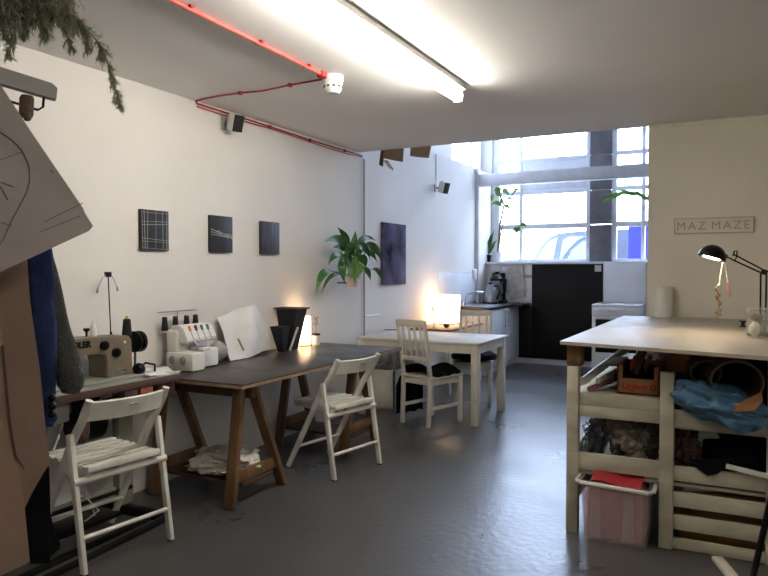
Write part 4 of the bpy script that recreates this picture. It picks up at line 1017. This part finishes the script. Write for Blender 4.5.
# blue bag & leather roll
bc = P(719, 405, y=3.63)
mb = MB().blob((bc.x, 3.645, bc.z), (.205, .1, .09), 21, .22, 1.5, None, 5, .3)
bmesh.ops.rotate(mb.b, cent=(bc.x, 3.645, bc.z), matrix=Matrix.Rotation(R(16), 3, 'Y'), verts=mb.b.verts)
solo('blue_bag', mb, M['blue_bag'], 'shiny blue plastic bag bulging over the rack rail', 'bag')
def hollow(c, a_, r, L_, m, name, label, th=.012):
    c = Vector(c); a_ = Vector(a_).normalized()
    mb_ = MB(); q = a_.to_track_quat('Z', 'Y').to_matrix()
    mb_.lathe([(r - th, L_ - .02), (r - th, 0), (r, 0), (r, L_), (0, L_), (0, L_ - .02)], c, 28, m=q, sy=.86)
    solo(name, mb_, M[m], label, 'roll', 'big rolls beside the blue bag')
rc = P(737, 382, y=3.60)
hollow(rc, (-.15, 1, .02), .118, .5, 'leather', 'leather_roll', 'wide open brown leather roll resting on the blue bag')
rc2 = P(706, 373, y=3.74)
hollow(rc2, (-.15, 1, .02), .075, .5, 'leather', 'leather_roll', 'smaller dark leather roll half behind the wide open one')
fl_ = [P(722, 398, y=3.585), P(742, 401, y=3.585), P(762, 392, y=3.585), P(763, 401, y=3.55), P(754, 411, y=3.54), P(727, 412, y=3.54)]
solo('leather_flap', MB().prism(fl_, (0, .006, 0)), M['card'], 'tan card flap folding out below the open leather roll', 'flap')
solo('dark_stack', MB().box((-.15, 4.0, US), (.45, 4.6, CT - .1), .02), M['black_fabric'], 'dark stack of fabric on the shelf behind the blue bag', 'fabric')
# middle shelf (z .33)
MS = .3305
solo('taupe_heap', MB().blob((-.45, 3.87, MS + .14), (.13, .15, .13), 31, .35, 2, MS + .002, 5, .4), M['taupe'], 'crumpled taupe fabric heap on the middle shelf behind the wide post', 'fabric')
solo('foil_sheet', MB().blob((-.67, 4.0, MS + .12), (.06, .2, .1), 33, .35, 2.4, MS + .002, 5, .5), M['foil'], 'crinkled silvery sheet at the end of the middle shelf', 'foil')
solo('dark_heap', MB().blob((.1, 3.86, MS + .13), (.2, .14, .13), 35, .35, 1.6, MS - .0, 5, .3), M['black_fabric'], 'black fabric heap on the middle shelf below the blue bag', 'fabric')
solo('patterned_heap', MB().blob((-.2, 3.84, MS + .13), (.075, .11, .12), 37, .3, 2.4, MS + .002, 5, .4), M['leather'], 'brown fabric heap just behind the wide post on the middle shelf', 'fabric')
hg = [P(688, 459, y=3.645), P(733, 459, y=3.645), P(725, 468, y=3.64), P(718, 474, y=3.635), P(708, 476, y=3.635), P(699, 470, y=3.64)]
solo('hanging_cloth', MB().prism(hg, (0, .008, 0)), M['black_fabric'], 'tongue of black cloth hanging over the middle slat', 'cloth')
q0 = P(726, 466, y=3.63); q1 = P(775, 478, y=3.63)
solo('white_lath', MB().bar(q0, q1, .02, .022, .003), M['white_wood'], 'slim white lath lying along the middle slat', 'lath')
# bottom level
def bcard(x0_, x1_, y0_, z0_, z1_, label, m='card'):
    solo('cardboard_box', MB().box((x0_, y0_, z0_), (x1_, y0_ + .35, z1_), .004), M[m], label, 'box', 'cardboard boxes in the rack')
bcard(-.22, .14, 3.76, .001, .145, 'flat cardboard box lowest behind the bottom slats of the rack')
bcard(-.16, .3, 3.78, .146, .27, 'wider cardboard box stacked on the lower one behind the slats')
solo('paper_roll', MB().tube([(-.2, 3.73, .291), (-.02, 3.82, .291)], .018, 12), M['linen'], 'short cream roll lying on top of the stacked cardboard boxes', 'roll', 'rolls in the rack bottom')
solo('white_lath', MB().bar((-.02, 3.69, .115), (.3, 3.70, .085), .012, .03, .003), M['linen'], 'pale lath leaning behind the lowest slats of the rack', 'lath')
# plastic tub
tu = thing('storage_tub', 'frosted plastic tub with a red cloth and pinkish contents in the rack', 'tub', (-.55, 3.72, 0))
ux0, ux1, uy0, uy1, uh = -.683, -.335, 3.56, 3.9, .305
def tubshape(x0_, x1_, y0_, y1_, z0_, z1_, sh):
    mb = MB(); n = 6
    def ring(i, z, e):
        pts_ = []
        for (cx_, cy_, a0_) in ((x1_ - .04, y1_ - .04, 0), (x0_ + .04, y1_ - .04, 90), (x0_ + .04, y0_ + .04, 180), (x1_ - .04, y0_ + .04, 270)):
            for k in range(5):
                a_ = R(a0_ + k * 22.5); pts_.append(mb.b.verts.new((cx_ + math.cos(a_) * (.04 + e), cy_ + math.sin(a_) * (.04 + e), z)))
        return pts_
    rs_ = [ring(0, z0_, -sh), ring(1, z1_, 0), ring(2, z1_, -.006), ring(3, z0_ + .006, -sh - .006)]
    for a_, b__ in zip(rs_, rs_[1:]):
        for k in range(20): mb.b.faces.new((a_[k], a_[(k + 1) % 20], b__[(k + 1) % 20], b__[k]))
    mb.b.faces.new(rs_[0][::-1]); mb.b.faces.new(rs_[3]); return mb
tubshape(ux0, ux1, uy0, uy1, .002, uh, .025).build('tub_body', M['tub'], tu)
for fx in (.16, .62): MB().box((ux0 + (ux1 - ux0) * fx, uy0 + .006, .02), (ux0 + (ux1 - ux0) * fx + .055, uy0 + .012, uh - .03), .002).build('moulded_rib', M['tub'], tu)
rim = MB()
rim.tube([(ux0 + .01, uy0 - .012, uh), (ux1 - .01, uy0 - .012, uh - .012), (ux1 + .012, uy0 + .02, uh - .008), (ux1 + .012, uy1 - .02, uh), (ux1 - .02, uy1 + .01, uh), (ux0 + .02, uy1 + .01, uh), (ux0 - .012, uy1 - .02, uh), (ux0 - .012, uy0 + .02, uh)], .011, 8, closed=True)
rim.build('rim', M['plastic_white'], tu)
solo('pink_fabric', MB().box((ux0 + .036, uy0 + .034, .012), (ux1 - .036, uy1 - .045, .27), .02), M['pinktub'], 'pinkish folded fabric filling the frosted tub', 'fabric')
solo('red_cloth', MB().grid(lambda u, v: Vector((ux0 + .06 + .24 * u, uy0 + .02 + .16 * v, .295 + .05 * math.sin(v * 1.4) + .008 * math.sin(u * 7) + .02 * (1 - u))), 12, 10, .012), M['red'], 'bright red cloth folded on top of the frosted tub', 'cloth')
solo('clear_wrap', MB().blob((-.53, 3.78, .315), (.13, .07, .03), 44, .3, 2.4, None, 4, .4), M['foil'], 'crinkled clear wrapping behind the red cloth in the tub', 'wrapping')
solo('fallen_batten', MB().bar(P(717, 558, z=.012), P(745, 592, z=.012), .05, .02, .003), M['cream_wood'], 'short white batten lying on the floor at the foot of the rack', 'batten')
ep0 = P(752, 590, y=3.0); ep1 = P(772, 495, y=3.05)
es = thing('metal_easel', 'thin black easel leg leaning beside the cutting rack', 'easel', (ep0.x, ep0.y, 0))
e0 = P(750, 590, z=0.0)
MB().tube([e0, e0.lerp(ep1, 1.0) + Vector((0, .0, 0)), ep1 + (ep1 - e0) * .6], .013, 8).build('leg', M['black_metal'], es)
MB().tube([e0 + Vector((.45, .05, 0)), ep1 + (ep1 - e0) * .6], .013, 8).tube([e0 + Vector((.3, -.45, 0)), ep1 + (ep1 - e0) * .6], .013, 8).build('leg', M['black_metal'], es)

# ------------------------------------------------------------------ on the cutting table
q = P(663, 317, z=CT); h2 = P(663, 287, y=q.y).z - CT
pr = thing('paper_towel', 'white paper towel roll standing on the cutting table by the wall', 'roll', (q.x, q.y, CT))
MB().lathe([(.02, 0), (.072, 0), (.072, h2), (.02, h2), (.02, .0)], (q.x, q.y, CT + .0005), 28).build('paper', M['plastic_white'], pr)
MB().lathe([(.0195, 0), (.0195, h2), (.017, h2), (.017, 0)], (q.x, q.y, CT + .001), 18).build('core', M['card'], pr)
# desk lamp
ly = 4.4
def LP(px, py, y=ly): return P(px, py, y=y)
dl = thing('desk_lamp', 'black anglepoise lamp with a lit dome shade on the cutting table', 'lamp', (LP(763, 300).x, ly, CT))
bpole = LP(763, 350); base = Vector((LP(763, 300).x, ly, CT))
MB().lathe([(0, 0), (.075, 0), (.08, .006), (.078, .016), (.02, .024), (0, .024)], base + Vector((0, 0, .0005)), 28).build('base', M['black_metal'], dl)
el = LP(764, 272)
MB().tube([base + Vector((-.012, 0, .02)), Vector((el.x - .016, ly, el.z))], .005, 8).tube([base + Vector((.014, 0, .02)), Vector((el.x + .012, ly, el.z))], .005, 8).build('lower_arm', M['black_metal'], dl)
hb = LP(727, 256); h1_ = LP(734, 256.5)
MB().tube([el + Vector((0, 0, .01)), LP(733, 254)], .0045, 8).tube([el + Vector((0, 0, -.012)), LP(731, 259)], .0045, 8).build('upper_arm', M['black_metal'], dl)
MB().lathe([(0, -.02), (.016, -.02), (.016, .02), (0, .02)], el, 14, 'y').tube([el, el + Vector((.04, 0, .01))], .006, 6).build('elbow_joint', M['black_metal'], dl)
MB().tube([LP(724, 257), LP(730, 258), LP(735, 261), LP(737, 255), LP(737, 251), LP(734.5, 251), LP(733, 256)], .0045, 8).build('head_bracket', M['black_metal'], dl)
# dome: opening faces down-left
hc = LP(711.5, 258); ax = Vector((.28, 0.1, .95)).normalized()
qm = ax.to_track_quat('Z', 'Y').to_matrix()
rr_ = .078
prof = [(rr_ * math.cos(R(a_)), rr_ * 1.0 * math.sin(R(a_))) for a_ in range(0, 91, 15)]
prof[-1] = (.0001, rr_)
inner = [(r_ * .95, h_v * .95) for r_, h_v in prof[::-1]]
MB().lathe(prof[:-1] + [(0, rr_)] + [(0, rr_ * .95)] + inner[1:], hc, 28, m=qm).build('lamp_shade', M['black_metal'], dl)
MB().tube([hc + ax * .045 + Vector((.02, 0, 0)), LP(727, 257)], .01, 8).build('socket_neck', M['black_metal'], dl)
MB().lathe([(0, -.004), (.05, -.002), (.062, .006), (0, .035)], hc + ax * .002, 20, m=qm).build('bulb', M['bulb'], dl)
ls = bpy.data.lights.new('desk_bulb', 'SPOT'); ls.energy = DESK_E; ls.color = (1, .84, .62); ls.spot_size = R(140); ls.spot_blend = .6; ls.shadow_soft_size = .03
lso = bpy.data.objects.new('desk_bulb_light', ls); COL.objects.link(lso); lso.location = Vector(hc) - ax * .015 - Vector(dl.location); lso.parent = dl
lso.rotation_euler = (-ax).to_track_quat('-Z', 'Y').to_euler()
rb = thing('dried_ribbon', 'dried flower sprig tied with pale string dangling from the lamp head', 'sprig', LP(722, 262))
MB().tube([LP(723, 262), LP(720.5, 275), LP(719, 290)], .004, 6).tube([LP(724, 262), LP(728, 280), LP(730, 292)], .003, 6).build('string', M['linen'], rb)
mb = MB().tube([LP(719, 285), LP(718.5, 305), LP(718, 323)], .003, 6)
for k in range(14): p = LP(718.5 + random.uniform(-2.5, 2.5), 286 + k * 2.2); mb.blob(p, (.008, .007, .012), k, .3, 2, None, 1)
mb.build('dried_flowers', M['dry'], rb)
MB().tube([LP(727.5, 283), LP(730, 298)], .006, 6).build('tassel', M['pink_pot'], rb)
# glass jars
def glass_jar(px, py, w_, h_, label):
    w_ *= 1.2; h_ *= 1.1; q = P(px, py, z=CT); t = thing('glass_jar', label, 'jar', (q.x, q.y, CT), 0, 'clip top jars on the cutting table')
    MB().box((q.x - w_, q.y - w_, CT + .001), (q.x + w_, q.y + w_, CT + h_), .014).build('glass', M['jar'], t)
    MB().box((q.x - w_ * .95, q.y - w_ * .95, CT + h_ + .001), (q.x + w_ * .95, q.y + w_ * .95, CT + h_ + .016), .008).build('lid', M['jar'], t)
    MB().blob((q.x - .008, q.y, CT + h_ * .32), (w_ * .6, w_ * .6, h_ * .27), 3, .2, 2, None, 3).build('contents', M['linen'], t)
    MB().blob((q.x, q.y, CT + h_ * .74), (w_ * .6, w_ * .6, h_ * .12), 6, .2, 2, None, 3).build('contents', M['dry'], t)
glass_jar(756.5, 338, .044, .14, 'square clip top glass jar beside the lamp post on the table')
glass_jar(776, 338, .044, .13, 'second glass jar cut off by the picture edge beside the first')
q = P(743, 327, z=CT)
solo('dark_reel', MB().lathe([(0, 0), (.022, 0), (.022, .008), (.012, .01), (.012, .03), (.022, .032), (.022, .04), (0, .04)], q + Vector((0, 0, .001)), 16), M['black_metal'], 'small dark reel on the cutting table behind the glass jar', 'reel')

# ------------------------------------------------------------------ clothes rail and hanging patterns
rail = thing('clothes_rail', 'metal clothes rail that carries the hanging patterns and coats', 'clothes rail', (-2.2, 1.0, 0))
def GP(px, py, t_): return G(px, py, t_)
r0 = G(-75, 60, 1.0); r1 = G(-75, 60, 2.3); r0.z = r1.z = 1.93
MB().tube([r0, r1], .014, 10).build('rail_bar', M['steel'], rail)
for r_ in (r0, r1):
    MB().tube([r_, (r_.x, r_.y, .03)], .014, 10).build('upright', M['steel'], rail)
    sdv = Vector((.498, .867, 0)); MB().tube([Vector((r_.x, r_.y, .03)) - sdv * .22, Vector((r_.x, r_.y, .03)) + sdv * .1], .014, 10).build('foot', M['steel'], rail)
def slab_px(poly_, t_, th, m, name, parent=None, bulge=0.0, lab=None, cat=None):
    """a cut card outline of real thickness hanging square to the rail"""
    pts_ = [G(x, y, t_) for x, y in poly_]
    mb = MB().prism(pts_, GD * th)
    if parent is not None: return mb.build(name, m, parent)
    return solo(name, mb, m, lab, cat)
# pattern hanger with clip
ht = 1.30
hgr = thing('clip_hanger', 'grey wooden hanger with a dark metal clip above the paper pattern', 'hanger', G(-40, 60, ht))
slab_px([(-130, 30), (-70, 45), (0, 66.5), (52, 83), (57.5, 88), (56.5, 99), (48, 97), (0, 83), (-70, 62), (-130, 47)], ht, .02, M['plastic_grey'], 'hanger_bar', hgr)
MB().tube([G(44, 95, ht + .01), G(43, 107, ht + .01), G(38, 110, ht + .01), G(12, 102, ht + .01), G(-30, 88, ht + .01)], .0022, 6).build('wire_bar', M['black_metal'], hgr)
c0, c1_, = G(27, 95, ht - .0), G(26, 118, ht)
MB().bar(c0, c1_, .022, .02, .006, up=GD).bar(G(26, 112, ht - .008), G(28, 121, ht - .008), .012, .012, .004, up=GD).build('clip', M['leather'], hgr)
MB().tube([G(-75, 52, ht + .01), Vector((G(-75, 50, ht + .01).x, G(-75, 50, ht + .01).y, 1.96)), ], .003, 6).build('hook', M['steel'], hgr)
# paper pattern
pt_ = 1.24
pp_ = thing('paper_pattern', 'large grey paper pattern with pencil curves hanging from the clip', 'pattern', G(30, 170, pt_))
slab_px([(-90, 60), (0, 83), (4, 90), (30, 130), (83, 208), (85, 213), (93, 226), (89, 231), (0, 272), (-90, 310)], pt_, .0015, mat('grey_pattern_paper', (158, 150, 148), .9, var=.06, vscale=10), 'paper', pp_)
ink = MB()
def il(pts_): ink.tube([G(x, y, pt_ - .0012) for x, y in pts_], .0007, 4)
il([(0, 132), (12, 140), (22, 150), (29, 165), (30, 178), (27, 192), (20, 205), (12, 220), (4, 238), (-4, 250)])
il([(30, 178), (29, 184)]); il([(0, 160), (22, 152)]); il([(44, 222), (83, 203)]); il([(40, 232), (80, 216)]); il([(0, 182), (14, 187)]); il([(0, 222), (12, 226)]); il([(0, 186), (8, 200)]); il([(50, 170), (54, 173)])
ink.build('pencil_lines', M['ink'], pp_)
# kraft card patterns
slab_px([(-90, 262), (-5, 262), (2, 330), (10, 420), (24, 500), (30, 562), (0, 576), (-30, 590), (-90, 590)], 1.36, .004, M['kraft_light'], 'card_pattern', None, 0, 'light brown card pattern hanging nearest the edge of the picture', 'pattern')
slab_px([(-6, 262), (27, 255), (30, 300), (40, 370), (46, 430), (50, 463), (43, 474), (36, 486), (30, 497), (25, 508), (14, 500), (4, 420)], 1.40, .004, M['kraft'], 'card_pattern', None, 0, 'darker brown card pattern with a curved cut bottom hanging beside the blue sleeve', 'pattern')
ap = [G(x, y, 1.3595) for x, y in ((3, 345), (10, 420), (16, 455), (24, 468))]
solo('pattern_tie', MB().tube([p + GD * -.004 for p in ap], .0018, 5), M['leather'], 'thin brown cord hanging down the card patterns', 'cord')
# sleeves and coats
def sleeve(mb, path, t_, depth=.6, n=18, fold=.12, seed=1):
    """path: (left px, right px, py)"""
    rings = []
    for i, (xa_, xb_, y_) in enumerate(path):
        a_, b__ = G(xa_, y_, t_), G(xb_, y_, t_); c_ = (a_ + b__) / 2; hw = (b__ - a_) / 2; r_ = hw.length
        ring = []
        for k in range(n):
            an = 2 * math.pi * k / n; w_ = 1 + fold * noise.noise(Vector((math.cos(an) * 1.5 + seed, math.sin(an) * 1.5, i * .35)))
            ring.append(mb.b.verts.new(c_ + hw * math.cos(an) * w_ + GD * math.sin(an) * r_ * depth * w_))
        rings.append(ring)
    for a_, b__ in zip(rings, rings[1:]):
        for k in range(n): mb.b.faces.new((a_[k], a_[(k + 1) % n], b__[(k + 1) % n], b__[k]))
    mb.b.faces.new(rings[0][::-1]); mb.b.faces.new(rings[-1]); return mb
def dens(path, k=4):
    o_ = []
    for a_, b__ in zip(path, path[1:]):
        for i in range(k): o_.append(tuple(a_[j] + (b__[j] - a_[j]) * i / k for j in range(3)))
    return o_ + [path[-1]]
bj = thing('blue_jacket', 'blue jacket hanging with one long sleeve beside the brown card', 'jacket', G(-20, 560, 1.62))
sleeve(MB(), dens([(20, 44, 225), (22, 50, 245), (25, 54, 280), (27, 57, 320), (28, 58, 370), (31, 57, 400), (35, 56, 418), (38, 54, 426)]), 1.62, .8, 20, .3, 2).build('sleeve', M['blue_cloth'], bj)
sleeve(MB(), dens([(-80, 26, 225), (-90, 30, 300), (-90, 32, 400), (-92, 34, 440)]), 1.66, .25, 24, .3, 5).build('body', M['blue_cloth'], bj)
for k in range(3): MB().blob(G(52, 398 + k * 8, 1.57), (.009, .009, .009), 1, .02, 1, None, 2).build('button', M['black_metal'], bj)
gc = thing('grey_coat', 'dark grey wool coat whose rounded sleeve hangs behind the blue one', 'coat', G(0, 540, 1.8))
sleeve(MB(), dens([(40, 52, 250), (44, 60, 280), (48, 68, 315), (52, 77, 350), (54, 83, 375), (57, 84, 386), (62, 79, 393)]), 1.80, .8, 20, .18, 3).build('sleeve', M['grey_cloth'], gc)
sleeve(MB(), dens([(-60, 44, 235), (-70, 48, 350), (-72, 48, 470)]), 1.86, .22, 24, .2, 8).build('body', M['grey_cloth'], gc)
bk = MB(); sleeve(bk, dens([(-80, 40, 300), (-84, 46, 440), (-84, 52, 500), (-84, 55, 545), (-84, 52, 562)]), 1.72, .12, 28, .25, 9)
solo('black_coat', bk, M['black_fabric'], 'long black coat hanging low behind the brown card patterns', 'coat')

# ------------------------------------------------------------------ hanging fern (top corner)
fn = thing('hanging_fern', 'feathery grey green asparagus fern trailing down at the ceiling corner', 'fern', (-1.32, .86, 2.2))
FT = 1.55
def FP(px, py, d=0):
    r_ = ray(px, py); return CAM + r_ * (FT + d)
MB().lathe([(0, 0), (.09, 0), (.12, .14), (.11, .14), (0, .12)], FP(20, -70), 20).build('pot', M['terracotta'], fn)
crown = FP(20, -45)
for k in range(3):
    a_ = k * 2.094; MB().tube([crown + Vector((math.cos(a_) * .1, math.sin(a_) * .1, .02)), (crown.x, crown.y, H)], .0015, 5).build('hanging_cord', M['linen'], fn)
rng = random.Random(5)
def frond(pxs, d, w_, dens_=26, seed=0):
    mb = MB(); ctrl = [FP(x, y, d) for x, y in pxs]
    pts_ = []
    for i in range(len(ctrl) - 1):
        for k in range(8): pts_.append(ctrl[i].lerp(ctrl[i + 1], k / 8))
    pts_.append(ctrl[-1])
    for _ in range(2): pts_ = [pts_[0]] + [(pts_[i - 1] + pts_[i] * 2 + pts_[i + 1]) / 4 for i in range(1, len(pts_) - 1)] + [pts_[-1]]
    mb.tube(pts_, .0013, 4)
    N_ = len(pts_) - 1
    for j in range(dens_ * (len(ctrl) - 1)):
        f = rng.random() * N_; i = int(f); p_ = pts_[i].lerp(pts_[i + 1], f - i); t_ = (pts_[i + 1] - pts_[i]).normalized()
        env = w_ * (1 - .75 * (f / N_)) * rng.uniform(.5, 1)
        dr = (t_ * .9 + Vector((rng.uniform(-1, 1), rng.uniform(-1, 1), rng.uniform(-1, .6)))).normalized()
        q_ = p_ + dr * env + Vector((0, 0, -env * .3))
        sub = 7
        mb.tube([p_, q_], .0006, 3, caps=False)
        for s_ in range(sub):
            b0_ = p_.lerp(q_, (s_ + 1) / sub)
            for _ in range(2):
                d2 = (dr + Vector((rng.uniform(-1, 1), rng.uniform(-1, 1), rng.uniform(-1, 1)))).normalized() * .014
                sd_ = d2.cross(Vector((0, 0, 1))).normalized() * .0014
                v0, v1, v2 = mb.b.verts.new(b0_ - sd_), mb.b.verts.new(b0_ + sd_), mb.b.verts.new(b0_ + d2)
                mb.b.faces.new((v0, v1, v2))
    mb.build('frond', M['fern'], fn)
frond([(20, -40), (50, 5), (80, 22), (100, 45), (110, 70), (121, 106)], 0, .05)
frond([(20, -40), (40, 0), (62, 25), (72, 48)], .05, .05)
frond([(20, -40), (50, -5), (85, 25), (88, 55)], -.04, .04)
frond([(15, -40), (20, 0), (14, 30), (9, 55)], .02, .055)
frond([(15, -40), (10, -10), (-5, 20), (-10, 45)], .0, .055)
frond([(20, -40), (35, 0), (42, 20), (44, 38)], -.05, .055)
frond([(20, -40), (28, 0), (26, 22), (24, 34)], .06, .05)
frond([(20, -40), (5, 0), (2, 20), (8, 40)], .08, .05)
frond([(20, -40), (55, -5), (68, 10), (66, 22)], .08, .05)
for k in range(12):
    x0_ = -12 + k * 7.5
    frond([(20, -45), (x0_, -18), (x0_ + rng.uniform(-6, 6), 4), (x0_ + rng.uniform(-8, 8), 18 + rng.uniform(-4, 14))], rng.uniform(-.08, .12), .06, 22)
